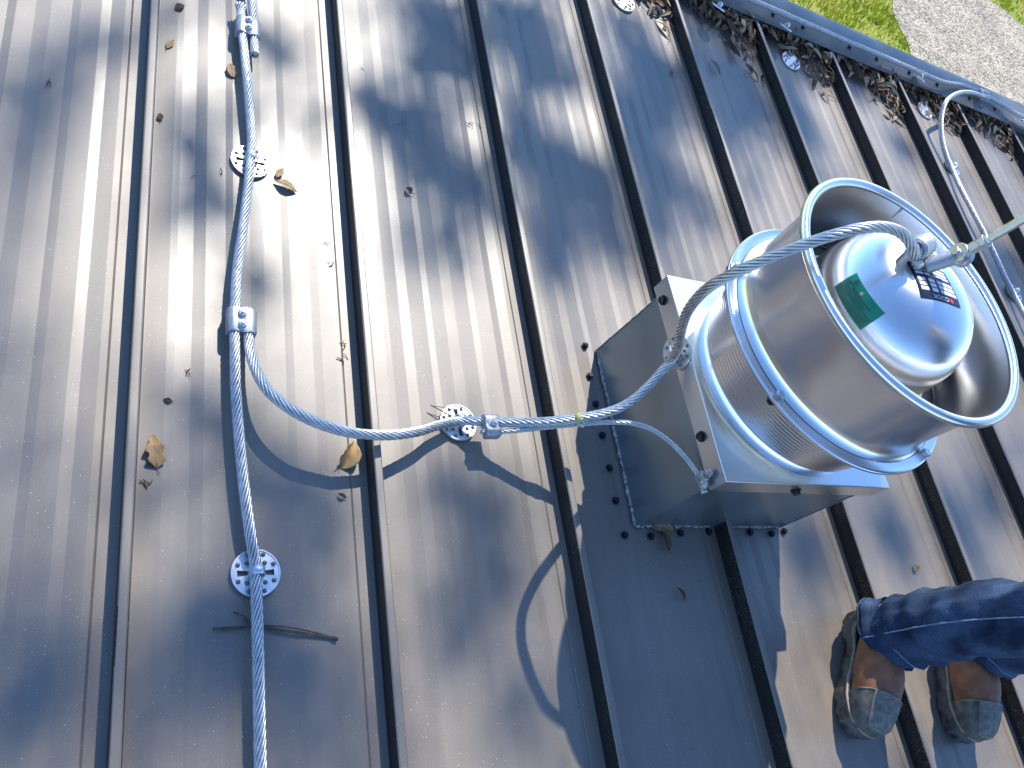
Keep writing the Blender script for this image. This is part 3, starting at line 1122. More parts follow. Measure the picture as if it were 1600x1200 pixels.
# base shoe on the dome and saddle holding the cable
shoe = Matrix.Translation(rel(P(1440, 396, 0.703))) @ FM.to_3x3().to_4x4() @ Matrix.Rotation(R(28), 4, 'Z')
sharp(obj('base_shoe', xf(box(-0.040, 0.030, -0.021, 0.021, -0.006, 0.004, 0.0045, 2), shoe), 'cast', rod), 40)
sad = lathe([(0.0165, -0.024), (0.0205, -0.020), (0.0205, 0.020), (0.0165, 0.024), (0.0135, 0.022), (0.0135, -0.022), (0.0165, -0.024)], 14, R(-15), R(195))
sharp(obj('saddle', xf(sad, shoe @ Matrix.Translation((-0.004, 0.010, 0.006)) @ Matrix.Rotation(R(90), 4, 'Y') @ Matrix.Rotation(R(90), 4, 'Z')), 'cast', rod), 40)
for x, y in ((-0.030, 0.014), (0.020, 0.016)):
    obj('bolt', xf(join(hexbolt((x, y, 0.004), (0, 0, 1), 0.007, 0.008), cyl((x, y, 0.011), (0, 0, 1), 0.0034, 0.007, 10)), shoe), 'steel', rod)
sharp(obj('barrel', cyl(rel(B0) - bd * 0.008, bd, 0.0135, (B1 - B0).length + 0.002, 24, 0.002), 'cast', rod), 40)
sw = (bd.cross(RD)).normalized()
if sw.length < 0.5:
    sw = V((0, 1, 0))
pv = CX * -0.25 + CY * -0.55 - CZ * 0.8
pv = (pv - RD * pv.dot(RD)).normalized()
jc = rel(B1) + bd * 0.004
sharp(obj('swivel_disc', join(cyl(jc - pv * 0.012, pv, 0.018, 0.011, 26, 0.001), cyl(jc + pv * 0.0005, pv, 0.018, 0.011, 26, 0.001)), 'steel', rod), 40)
obj('swivel_bolt', hexbolt(jc + pv * 0.0115, pv, 0.0075, 0.006), 'steel', rod)
sharp(obj('coupler', join(cyl(jc + RD * 0.012, RD, 0.0105, 0.022, 6, 0.0008), cyl(jc + RD * 0.034, RD, 0.0125, 0.010, 6, 0.0008), cyl(jc + RD * 0.044, RD, 0.0095, 0.006, 16, 0.0008)), 'steel', rod), 40)
tip = jc + RD * 0.05
sharp(obj('rod', join(cyl(tip, RD, 0.0074, 0.40, 16), cyl(tip + RD * 0.40, RD, 0.0074, 0.05, 16, 0, 0.0012)), 'steel', rod), 40)


# ------------------------------------------------------------------ dry leaves and bits
def leaf_mesh(L, W, lobes=0, curl=0.35, seed=0, jag=0.0):
    rnd = random.Random(seed)
    n, m = 12, 4
    vs_, fs = [], []
    for a in range(n + 1):
        t = a / n
        w_ = W * math.sin(math.pi * t ** 0.85) ** 0.8 + 0.0006
        if lobes:
            w_ *= 1 - 0.38 * (0.5 + 0.5 * math.cos(t * 2 * math.pi * lobes))
        for b in range(-m, m + 1):
            s = b / m
            jit = 1 + jag * rnd.uniform(-1, 1) if abs(b) == m else 1
            x = s * w_ * jit * 0.5
            zz = curl * abs(s) ** 1.5 * w_ * 0.4 + 0.18 * curl * L * math.sin(t * 3.0) + 0.012 * L * rnd.random() + noise.noise(V((t * 3, s * 2, seed))) * 0.05 * L
            vs_.append((x, (t - 0.5) * L, zz))
    k = 2 * m + 1
    for a in range(n):
        for b in range(2 * m):
            fs.append((a * k + b, a * k + b + 1, (a + 1) * k + b + 1, (a + 1) * k + b))
    return vs_, fs


def dry_leaf(u, v, L, W, rot, mat, label, lobes=0, curl=0.35, seed=0, tilt=(0, 0), jag=0.12):
    vf = leaf_mesh(L, W, lobes, curl, seed, jag)
    bl = obj('dry_leaf', vf, mat, smooth=True)
    st = obj('stem', tube([V((0, -L * 0.5, 0.001)), V((0.001, -L * 0.57, 0.002)), V((0.003, -L * 0.66, 0.003))], 0.0006, 5), 'leaf_dark', bl)
    mr = obj('midrib', tube([V((0, (k / 8 - 0.5) * L, vf[0][int(round(k * 1.5)) * 9 + 4][2] + 0.0004)) for k in range(9)], 0.00055, 5), mat, bl)
    m = bl.modifiers.new('t', 'SOLIDIFY')
    m.thickness = 0.0005
    bl.matrix_world = Matrix.Translation(P(u, v, 0.0025)) @ Matrix.Rotation(R(rot), 4, 'Z') @ Matrix.Rotation(R(tilt[0]), 4, 'X') @ Matrix.Rotation(R(tilt[1]), 4, 'Y')
    return tag(bl, label, 'leaf')


dry_leaf(242, 706, 0.060, 0.034, 8, 'leaf', 'tan lobed oak leaf lying beside the leftmost rib', 2.6, 0.45, 3)
dry_leaf(541, 711, 0.060, 0.036, -28, 'leaf', 'curled brown leaf lying against the second rib', 0, 0.95, 5, (8, 20))
dry_leaf(362, 110, 0.038, 0.024, 10, 'leaf_pale', 'small tan leaf beside the clamp at the top', 0, 0.2, 8)
dry_leaf(446, 291, 0.050, 0.020, 68, 'leaf_pale', 'pale folded leaf below and right of the upper cable holder', 0, 0.45, 11, (0, 8))
dry_leaf(437, 270, 0.030, 0.014, -30, 'leaf_pale', 'small pale leaf fragment beside the upper cable holder', 0, 0.2, 13)
dry_leaf(266, 69, 0.034, 0.012, -25, 'leaf_pale', 'narrow pale leaf near the top of the leftmost rib', 0, 0.25, 15)
dry_leaf(250, 183, 0.020, 0.010, 0, 'leaf_dark', 'small rusty leaf scrap against the leftmost rib', 0, 0.6, 17)
dry_leaf(281, 12, 0.028, 0.014, -40, 'leaf_dark', 'rusty leaf at the top edge right of the leftmost rib', 0, 0.6, 18)
dry_leaf(1038, 846, 0.045, 0.018, 15, 'leaf_dark', 'brown leaf hanging out below the front corner of the curb', 0, 0.7, 19)
dry_leaf(1035, 828, 0.060, 0.022, 80, 'leaf_pale', 'pale curled leaf wedged under the front edge of the curb', 0, 0.8, 20)
dry_leaf(1064, 928, 0.030, 0.009, 22, 'leaf_dark', 'thin dark red curled leaf in the fan shadow', 0, 0.9, 21)
dry_leaf(1116, 104, 0.060, 0.016, 32, 'leaf_pale', 'pale narrow leaf lying alone below the wide leaf pile', 0, 0.7, 23)
dry_leaf(1144, 92, 0.036, 0.014, 15, 'leaf', 'small brown leaf lying just below the wide leaf pile', 0, 0.7, 24)
dry_leaf(638, 298, 0.018, 0.014, 40, 'leaf_dark', 'tiny dark leaf scrap in the sun between second and third rib', 0, 0.9, 25)
dry_leaf(1430, 887, 0.020, 0.016, 10, 'leaf', 'tiny tan leaf scrap above the jeans', 0, 0.9, 26)
dry_leaf(262, 626, 0.014, 0.006, 70, 'leaf_dark', 'tiny dark curl above the tan lobed oak leaf', 0, 0.9, 27)
dry_leaf(534, 775, 0.016, 0.006, 60, 'leaf_dark', 'tiny rusty curl below the curled brown leaf', 0, 0.9, 28)


def bits_mesh(spots, seed):
    rnd = random.Random(seed)
    parts = []
    for u, v in spots:
        for _ in range(rnd.randint(1, 3)):
            p = P(u + rnd.uniform(-5, 5), v + rnd.uniform(-5, 5), 0.002)
            a = rnd.uniform(0, 6.28)
            q = V((math.cos(a), math.sin(a), 0.15)) * rnd.uniform(0.004, 0.008)
            parts.append(tube([p - q, p + V((q.y, -q.x, 0.002)) * 0.3, p + q], rnd.uniform(0.0005, 0.0011), 5))
    return join(*parts)


tag(obj('debris_crumbs', bits_mesh([(297, 582), (350, 271), (300, 280), (515, 382), (537, 540), (538, 535), (735, 195), (742, 195), (748, 196), (569, 108), (627, 192), (518, 410), (231, 755), (225, 760), (75, 128), (1052, 115), (640, 300), (535, 560)], 5), 'leaf_dark'), 'scattered dark crumbs of plant debris on the sunny panels', kind='stuff')


def litter(i, n, dep, seed, pale):
    """leaf and needle heap caught in the pocket between rib i and rib i+1 under the flashing"""
    rnd = random.Random(seed)
    parts = []
    x0, x1 = i * S + RW + 0.01, (i + 1) * S - 0.012
    for k in range(n):
        t = rnd.random()
        fx = t ** 0.6                                     # thicker towards the next rib
        x = x0 + (x1 - x0) * fx
        far = dep * (0.25 + 0.75 * fx ** 2)
        d = abs(rnd.gauss(0, 0.5)) * far
        y = YR + 0.035 - min(d, far * 1.3)
        zz = max(0.004, 0.045 * (1 - d / max(far, .01)) * rnd.uniform(0.3, 1) + 0.004)
        rm = Matrix.Translation((x, y, zz)) @ Matrix.Rotation(rnd.gauss(0.25, 0.8), 4, 'Z') @ Matrix.Rotation(rnd.gauss(0, .35), 4, 'X') @ Matrix.Rotation(rnd.gauss(0, .5), 4, 'Y')
        if rnd.random() < 0.55:
            L, W = rnd.uniform(0.04, 0.085), rnd.uniform(0.012, 0.022)
            vs_, fs = [], []
            c = rnd.uniform(0.2, 0.9)
            for a in range(6):
                tt = a / 5
                w_ = W * math.sin(math.pi * (0.06 + 0.9 * tt)) * 0.5
                for s in (-1, 0, 1):
                    vs_.append((s * w_, (tt - .5) * L, c * abs(s) * w_ + 0.12 * L * math.sin(tt * 3)))
            for a in range(5):
                for b in range(2):
                    fs.append((a * 3 + b, a * 3 + b + 1, a * 3 + b + 4, a * 3 + b + 3))
            parts.append(xf((vs_, fs), rm))
        else:
            L = rnd.uniform(0.02, 0.07)
            parts.append(xf(tube([V((0, -L / 2, 0)), V((0.004, 0, 0.004)), V((0, L / 2, 0))], 0.0011, 4), rm))
    return join(*parts)


def litter_material(name, seed):
    m, n, l, b = nt(name)
    ge = n.new('ShaderNodeNewGeometry')
    c = n.new('ShaderNodeValToRGB')
    e = c.color_ramp.elements
    e[0].position = 0; e[0].color = (0.05, 0.028, 0.015, 1)
    e[1].position = 1; e[1].color = (0.42, 0.34, 0.23, 1)
    for p_, q in ((0.3, (0.13, 0.06, 0.03, 1)), (0.55, (0.20, 0.12, 0.06, 1)), (0.8, (0.33, 0.25, 0.15, 1))):
        k = e.new(p_); k.color = q
    l.new(ge.outputs['Random Per Island'], c.inputs[0])
    l.new(c.outputs[0], b.inputs['Base Color'])
    b.inputs['Roughness'].default_value = 0.75
    return m


MAT['heap'] = litter_material('mixed_litter', 1)
for i, n_, dep, la in ((3, 70, 0.16, 'rusty needle heap in the leftmost pocket at the top edge'), (4, 190, 0.24, 'wide heap of dead leaves above the lone pale narrow leaf'), (5, 190, 0.30, 'heap of dead leaves beside the bare silver holder and rusty leaves'), (6, 170, 0.30, 'long heap of dead leaves in the pocket left of the curling cable'), (7, 180, 0.30, 'heap of dead leaves under the curling cable'), (8, 140, 0.26, 'sunlit orange heap of leaves right of the curling cable'), (9, 120, 0.22, 'rightmost heap of leaves at the picture edge')):
    tag(obj('leaf_litter', litter(i, n_, dep, 40 + i, 0), 'heap', smooth=True), la, 'leaf litter', 'leaf heaps in the pockets under the flashing', 'stuff')

# twigs
tw = tag(empty('twig_bundle', Matrix.Translation(P(430, 985, 0))), 'dark forked dry twig lying under the long cable', 'twig')
o0 = P(430, 985, 0)
for pts, r_ in (([(333, 982), (370, 980), (400, 978), (440, 984), (490, 991), (527, 998)], 0.0018), ([(345, 984), (395, 980), (430, 985), (470, 990), (515, 996)], 0.0013), ([(410, 977), (450, 980), (500, 990), (527, 998)], 0.0013), ([(364, 956), (380, 962), (392, 972), (402, 980)], 0.0012), ([(381, 966), (388, 974), (394, 979)], 0.0011)):
    obj('twig', tube([q for q in catmull([P(u, v, 0.003 + 0.002 * random.random()) - o0 for u, v in pts], 0.01)], r_, 6), 'twig', tw, True)
obj('twig_knob', tube([P(519, 996, 0.004) - o0, P(523, 997, 0.004) - o0, P(528, 999, 0.004) - o0], [0.0022, 0.0034, 0.003], 7), 'twig', tw, True)
tag(obj('thin_twig', join(tube([P(673, 633, 0.012), P(690, 642, 0.012), P(705, 650, 0.013)], 0.0012, 5), tube([P(676, 634, 0.012), P(700, 638, 0.014), P(724, 646, 0.012), P(735, 655, 0.010)], 0.0007, 5)), 'twig'), 'thin dry twig poking across the cable holder between the ribs', 'twig')

# ------------------------------------------------------------------ person: boots, jeans, upper body
person_root = None


def skin_mesh(name, verts, edges, radii, mat, root=0, sub_=2, parent=None):
    me = bpy.data.meshes.new(name)
    me.from_pydata(verts, edges, [])
    o = bpy.data.objects.new(name, me)
    COL.objects.link(o)
    o.parent = parent
    sk = o.modifiers.new('skin', 'SKIN')
    sk.use_smooth_shade = True
    if not me.skin_vertices:
        me.skin_vertices.new()
    for k, r_ in enumerate(radii):
        sv = me.skin_vertices[0].data[k]
        sv.radius = (r_, r_) if not isinstance(r_, tuple) else r_
        sv.use_root = (k == root)
    sb = o.modifiers.new('sub', 'SUBSURF')
    sb.levels = sub_
    sb.render_levels = sub_
    me.materials.append(MAT[mat])
    return o


PB = V((2.09, 0.15, 0))
AN = [V((1.966, 0.164, 0.088)), V((2.284, 0.116, 0.095))]     # ankles (right foot, left foot)
KN = [V((1.985, 0.116, 0.50)), V((2.250, 0.090, 0.50))]
HP = [V((2.000, 0.170, 0.92)), V((2.185, 0.170, 0.92))]


def body():
    vs_, es, rr = [], [], []

    def add(p, r_, parent=None):
        vs_.append(tuple(p))
        rr.append(r_)
        if parent is not None:
            es.append((parent, len(vs_) - 1))
        return len(vs_) - 1
    pel = add((2.092, 0.17, 0.96), 0.115)
    wa = add((2.092, 0.16, 1.10), 0.115, pel)
    chs = add((2.092, 0.15, 1.32), 0.135, wa)
    nk0 = add((2.092, 0.14, 1.47), 0.085, chs)
    nk = add((2.092, 0.125, 1.54), 0.055, nk0)
    jaw = add((2.092, 0.10, 1.61), 0.068, nk)
    hd = add((2.092, 0.11, 1.69), 0.088, jaw)
    add((2.092, 0.115, 1.76), 0.075, hd)
    ns = add((2.092, 0.02, 1.655), 0.013, jaw)
    for k in (0, 1):
        hp = add(HP[k], 0.070, pel)
        kn = add(KN[k], 0.036, hp)
        cf = add(KN[k].lerp(AN[k], 0.35) + V((0, 0.01, 0)), 0.036, kn)
        add(AN[k], 0.028, cf)
    for s in (-1, 1):
        sh = add((2.092 + s * 0.18, 0.15, 1.43), 0.062, chs)
        el = add((2.092 + s * 0.25, 0.17, 1.14), 0.042, sh)
        wr = add((2.092 + s * 0.24, 0.03, 0.93), 0.027, el)
        pm = add((2.092 + s * 0.235, -0.01, 0.865), 0.030, wr)
        for f_, (dx, L) in enumerate(((-0.030, 0.070), (-0.010, 0.080), (0.010, 0.075), (0.028, 0.060))):
            k1 = add((2.092 + s * 0.235 + dx * 0.9, -0.03, 0.825), 0.0095, pm)
            k2 = add((2.092 + s * 0.235 + dx, -0.035, 0.825 - L * 0.5), 0.0088, k1)
            add((2.092 + s * 0.235 + dx, -0.02, 0.825 - L), 0.0075, k2)
        t1 = add((2.092 + s * 0.235 - s * 0.035, -0.035, 0.865), 0.011, pm)
        add((2.092 + s * 0.235 - s * 0.045, -0.055, 0.83), 0.009, t1)
    return vs_, es, rr


bv_, be_, br_ = body()
person = skin_mesh('person', bv_, be_, br_, 'skin')
tag(person, 'person in blue jeans and brown boots standing right of the fan', 'person')
# face and hair
obj('hair', xf(lathe([(0, 0.105), (0.06, 0.095), (0.092, 0.05), (0.096, 0.0), (0.09, -0.03), (0.085, -0.03), (0.09, 0.0), (0.085, 0.045), (0, 0.095)], 24), Matrix.Translation((2.092, 0.125, 1.735)) @ Matrix.Rotation(R(-18), 4, 'X')), 'hair', person, True)
for s in (-1, 1):
    obj('eye', xf(lathe([(0, -0.012), (0.0085, -0.0085), (0.012, 0), (0.0085, 0.0085), (0, 0.012)], 12), Matrix.Translation((2.092 + s * 0.032, 0.036, 1.685))), 'white', person, True)
    obj('ear', xf(lathe([(0, -0.03), (0.012, -0.02), (0.016, 0.0), (0.014, 0.02), (0, 0.032)], 12), Matrix.Translation((2.092 + s * 0.088, 0.12, 1.67))), 'skin', person, True)
obj('mouth', box(2.068, 2.116, 0.034, 0.046, 1.606, 1.614, 0.003, 2), 'leather', person, True)
sv_ = [(2.092, 0.17, 0.93), (2.092, 0.16, 1.10), (2.092, 0.15, 1.32), (2.092, 0.14, 1.455)]
se_ = [(0, 1), (1, 2), (2, 3)]
sr_ = [0.150, 0.140, 0.158, 0.095]
for s in (-1, 1):
    k = len(sv_)
    sv_ += [(2.092 + s * 0.18, 0.15, 1.43), (2.092 + s * 0.25, 0.17, 1.14), (2.092 + s * 0.243, 0.06, 0.975)]
    sr_ += [0.080, 0.058, 0.042]
    se_ += [(2, k), (k, k + 1), (k + 1, k + 2)]
skin_mesh('shirt', sv_, se_, sr_, 'shirt', 0, 2, person)


def jeans():
    parts = []
    n = 56
    for k in (0, 1):
        path = []
        for t in range(0, 81):
            q = t / 80
            if q < 0.47:
                p_ = AN[k].lerp(KN[k], q / 0.47) + V((0, 0.012 * math.sin(q / 0.47 * math.pi), 0))
            else:
                p_ = KN[k].lerp(HP[k], (q - 0.47) / 0.53)
            path.append((q, p_))
        vs_, fs = [], []
        rows = 0
        for q, p_ in path:
            base_r = 0.069 + 0.004 * math.sin(q * 7) + (0.004 if q < 0.03 else 0) - 0.004 * math.exp(-((q - 0.3) / 0.1) ** 2) + max(0, q - 0.5) * 0.085
            for a in range(n):
                th = 2 * math.pi * a / n
                c, s = math.cos(th), math.sin(th)
                zz = p_.z
                # folds: rings of fabric bunched above the hem and diagonal pulls behind the knee
                f1 = math.exp(-q / 0.16) * 0.008 * math.sin(q * 95 + 2.2 * math.sin(th + k) + 1.3 * math.sin(2 * th + 1))
                f2 = 0.006 * math.sin(q * 38 + 2 * th + k * 1.7) * math.exp(-((q - 0.36) / 0.2) ** 2)
                f3 = 0.007 * noise.noise(V((c * 2.4 + k * 5, s * 2.4, zz * 8)))
                f4 = 0.004 * noise.noise(V((c * 6 + k * 5, s * 6, zz * 22)))
                rad = base_r + f1 + f2 + f3 + f4
                x = p_.x + c * rad * 0.93
                y = p_.y + s * rad * (1.06 if q < 0.25 else 1.0 + 0.06 * math.exp(-(q - 0.25) / 0.1))
                dz = 0.0
                if q < 0.12:
                    dz = (1 - q / 0.12) * (-0.022 * s + 0.003 * math.sin(3 * th + 1))      # hem falls lower at the heel
                vs_.append(V((x, y, zz + dz)))
            rows += 1
        # turned hem: double thickness band and inside return
        hem_in = [V((AN[k].x + (v.x - AN[k].x) * 0.90, AN[k].y + (v.y - AN[k].y) * 0.90, v.z + 0.004)) for v in vs_[:n]]
        deep = [V((v.x, v.y, v.z + 0.05)) for v in hem_in]
        b0 = len(vs_)
        vs_ += hem_in + deep
        for r_ in range(rows - 1):
            for a in range(n):
                fs.append((r_ * n + a, r_ * n + (a + 1) % n, (r_ + 1) * n + (a + 1) % n, (r_ + 1) * n + a))
        for a in range(n):
            b_ = (a + 1) % n
            fs.append((b0 + a, b0 + b_, b_, a))
            fs.append((b0 + n + a, b0 + n + b_, b0 + b_, b0 + a))
        parts.append((vs_, fs))
        SEAMS[k] = (vs_, n, rows)
    # seat and waist
    vs_, fs = [], []
    n2 = 40
    lv = [(0.82, 0.05, 0.07), (0.86, 0.155, 0.125), (0.92, 0.178, 0.132), (0.99, 0.168, 0.126), (1.04, 0.158, 0.120)]
    for z_, a_, b_ in lv:
        for k in range(n2):
            t = 2 * math.pi * k / n2
            vs_.append(V((2.092 + math.cos(t) * a_, 0.165 + math.sin(t) * b_, z_)))
    for r_ in range(len(lv) - 1):
        for a in range(n2):
            fs.append((r_ * n2 + a, r_ * n2 + (a + 1) % n2, (r_ + 1) * n2 + (a + 1) % n2, (r_ + 1) * n2 + a))
    parts.append((vs_, fs))
    return join(*parts)


SEAMS = {}
jn = obj('jeans', jeans(), 'denim', person, True)
for k in (0, 1):
    vs_, n, rows = SEAMS[k]
    for frac in ((0.5, 0.985) if k == 0 else (0.48,)):
        a = int(frac * n) % n
        cen = lambda r_: sum((vs_[r_ * n + j] for j in range(n)), V((0, 0, 0))) / n
        pts = []
        for r_ in range(0, rows, 1):
            v = vs_[r_ * n + a]
            pts.append(v + (v - cen(r_)).normalized() * 0.0006)
        obj('side_seam', tube(pts, 0.0016, 6), 'stitch', jn, True)
    for r_, rad in ((0, 0.0022), (4, 0.0012)):
        ringp = [vs_[r_ * n + j] + (vs_[r_ * n + j] - AN[k]).normalized() * 0.0004 for j in list(range(n)) + [0]]
        obj('hem_stitch', tube(ringp, rad, 6, False), 'stitch' if r_ else 'denim', jn, True)


def boot(m, side):
    """local: +Y towards the toe, X across, Z up, heel at the origin"""
    b = obj('boot', loft_upper(), 'leather', person, True)
    b.matrix_world = m
    n = 60
    # sole: outline swept up in layers, arch raised, heel cup climbing
    out = []
    for k in range(n):
        t = 2 * math.pi * k / n
        s = 0.5 - 0.5 * math.cos(t)
        w_ = sole_w(s)
        out.append(((1 if t < math.pi else -1) * w_, s * 0.296))
    rnd = random.Random(3)
    vs_, fs = [], []
    layers = []
    for L_ in range(7):
        row = []
        for k, (x, y) in enumerate(out):
            s = y / 0.296
            heel = max(0.0, 1 - s / 0.20)
            toe = max(0.0, (s - 0.72) / 0.28)
            top = 0.040 + 0.038 * heel ** 0.7 + 0.012 * toe
            bot = 0.0
            if 0.27 < s < 0.46:
                bot = 0.015 * math.sin(math.pi * (s - 0.27) / 0.19) ** 0.5
            bot += 0.006 * toe ** 2
            f_ = L_ / 6
            z_ = bot + (top - bot) * f_
            lug_ = 0.006 if (int(s * 34) % 2 == 0 and L_ < 3) else 0.0
            inset = [0.003, 0.0005, 0.0, -0.001, 0.0015, 0.003, 0.0065][L_] + lug_
            d = math.hypot(x, (y - 0.14) * 0.3) + 1e-6
            nx, ny = x / (abs(x) + 0.02), 0.0
            if s > 0.86:
                ny = (s - 0.86) / 0.14
            if s < 0.12:
                ny = -(0.12 - s) / 0.12
            vs_.append(V((x - nx * inset, y - ny * inset, z_)))
            row.append(len(vs_) - 1)
        layers.append(row)
    for a, c in zip(layers[:-1], layers[1:]):
        for k in range(n):
            fs.append((a[k], a[(k + 1) % n], c[(k + 1) % n], c[k]))
    fs.append(tuple(layers[0][::-1]))
    so_ = sharp(obj('sole', (vs_, fs), 'rubber', b), 45)
    # tan welt line above the tread
    ln = [vs_[layers[5][k]] + V((0, 0, 0.001)) for k in list(range(n)) + [0]]
    obj('welt', tube(ln, 0.0032, 6, False), 'rubber_trim', so_, True)
    obj('heel_cup', tube([vs_[layers[6][k]] for k in [n - 7, n - 5, n - 3, n - 1, 1, 3, 5, 7]], 0.004, 6), 'rubber_trim', so_, True)
    tc_ = obj('toe_cap', loft_upper(1.055, 0.0, 5, True), 'rubber', b, True)
    # pale worn panel on the crown of the cap, outlined
    q_, nn_ = loft_upper(1.075, 0.0, 5, True)[0], 32
    cols = range(4, 12)
    pv_ = [q_[r_ * nn_ + c_] for r_ in (1, 2, 3, 4) for c_ in cols]
    pf_ = [(r_ * 8 + c_, r_ * 8 + c_ + 1, r_ * 8 + 9 + c_, r_ * 8 + 8 + c_) for r_ in range(3) for c_ in range(7)]
    obj('worn_panel', (pv_, pf_), 'worn', tc_, True)
    obj('panel_line', tube([q_[r_ * nn_ + 11] for r_ in (4, 3, 2, 1)] + [q_[nn_ + c_] for c_ in (9, 7, 5)], 0.0014, 6), 'rubber_trim', tc_, True)
    # stitched edge of the cap
    ringp = []
    vs2 = loft_upper(1.06, 0.0, 6, True)[0]
    nn = 32
    obj('cap_stitch', tube([vs2[4 * nn + j] for j in range(0, nn // 2 + 1)], 0.0013, 6), 'rubber_trim', tc_, True)
    return b


def sole_w(s):
    tab = [(0, 0.004), (0.012, 0.017), (0.05, 0.031), (0.12, 0.0385), (0.22, 0.0395), (0.38, 0.0375), (0.5, 0.041), (0.65, 0.050), (0.76, 0.0525), (0.86, 0.049), (0.93, 0.040), (0.975, 0.026), (1.0, 0.008)]
    for (a, wa), (b, wb_) in zip(tab[:-1], tab[1:]):
        if s <= b:
            t = (s - a) / (b - a)
            t = t * t * (3 - 2 * t)
            return wa + (wb_ - wa) * t
    return 0.008


RINGS = [(.290, .046, .010, .012, 0), (.284, .051, .028, .024, 0), (.270, .055, .040, .032, 0), (.245, .060, .0465, .039, 0), (.212, .065, .0485, .046, 5), (.18, .070, .0475, .053, 14), (.15, .075, .045, .057, 26), (.12, .079, .043, .060, 40), (.098, .087, .041, .063, 56), (.086, .106, .040, .056, 72), (.080, .130, .039, .048, 84), (.080, .150, .038, .045, 90)]


def loft_upper(sc_=1.0, off=0.0, upto=None, capend=False):
    vs_, fs = [], []
    n = 32
    rg_ = RINGS[:upto] if upto else RINGS
    for y, z, a, b, tau in rg_:
        st, ct = math.sin(R(tau)), math.cos(R(tau))
        for k in range(n):
            t = 2 * math.pi * k / n
            c, s = math.cos(t), math.sin(t)
            e = 0.85
            cc = math.copysign(abs(c) ** e, c) * a * sc_
            ss = math.copysign(abs(s) ** e, s) * b * sc_
            wr = 0.0016 * noise.noise(V((c * 3, s * 3, y * 40)))
            vs_.append(V((cc * (1 + wr * 20), y + st * ss + (sc_ - 1) * 0.05, z + ct * ss)))
    m = len(rg_)
    for r_ in range(m - 1):
        for k in range(n):
            fs.append((r_ * n + (k + 1) % n, r_ * n + k, (r_ + 1) * n + k, (r_ + 1) * n + (k + 1) % n))
    fs.append(tuple(range(n)))
    return vs_, fs


def boot_m(heel, toe):
    d = V((toe[0] - heel[0], toe[1] - heel[1], 0))
    ang = math.atan2(d.y, d.x) - math.pi / 2
    return Matrix.Translation((heel[0], heel[1], 0.0015)) @ Matrix.Rotation(ang, 4, 'Z')


boot(boot_m((1.998, 0.230), (1.852, -0.035)), 0)
boot(boot_m((2.285, 0.205), (2.208, -0.082)), 1)

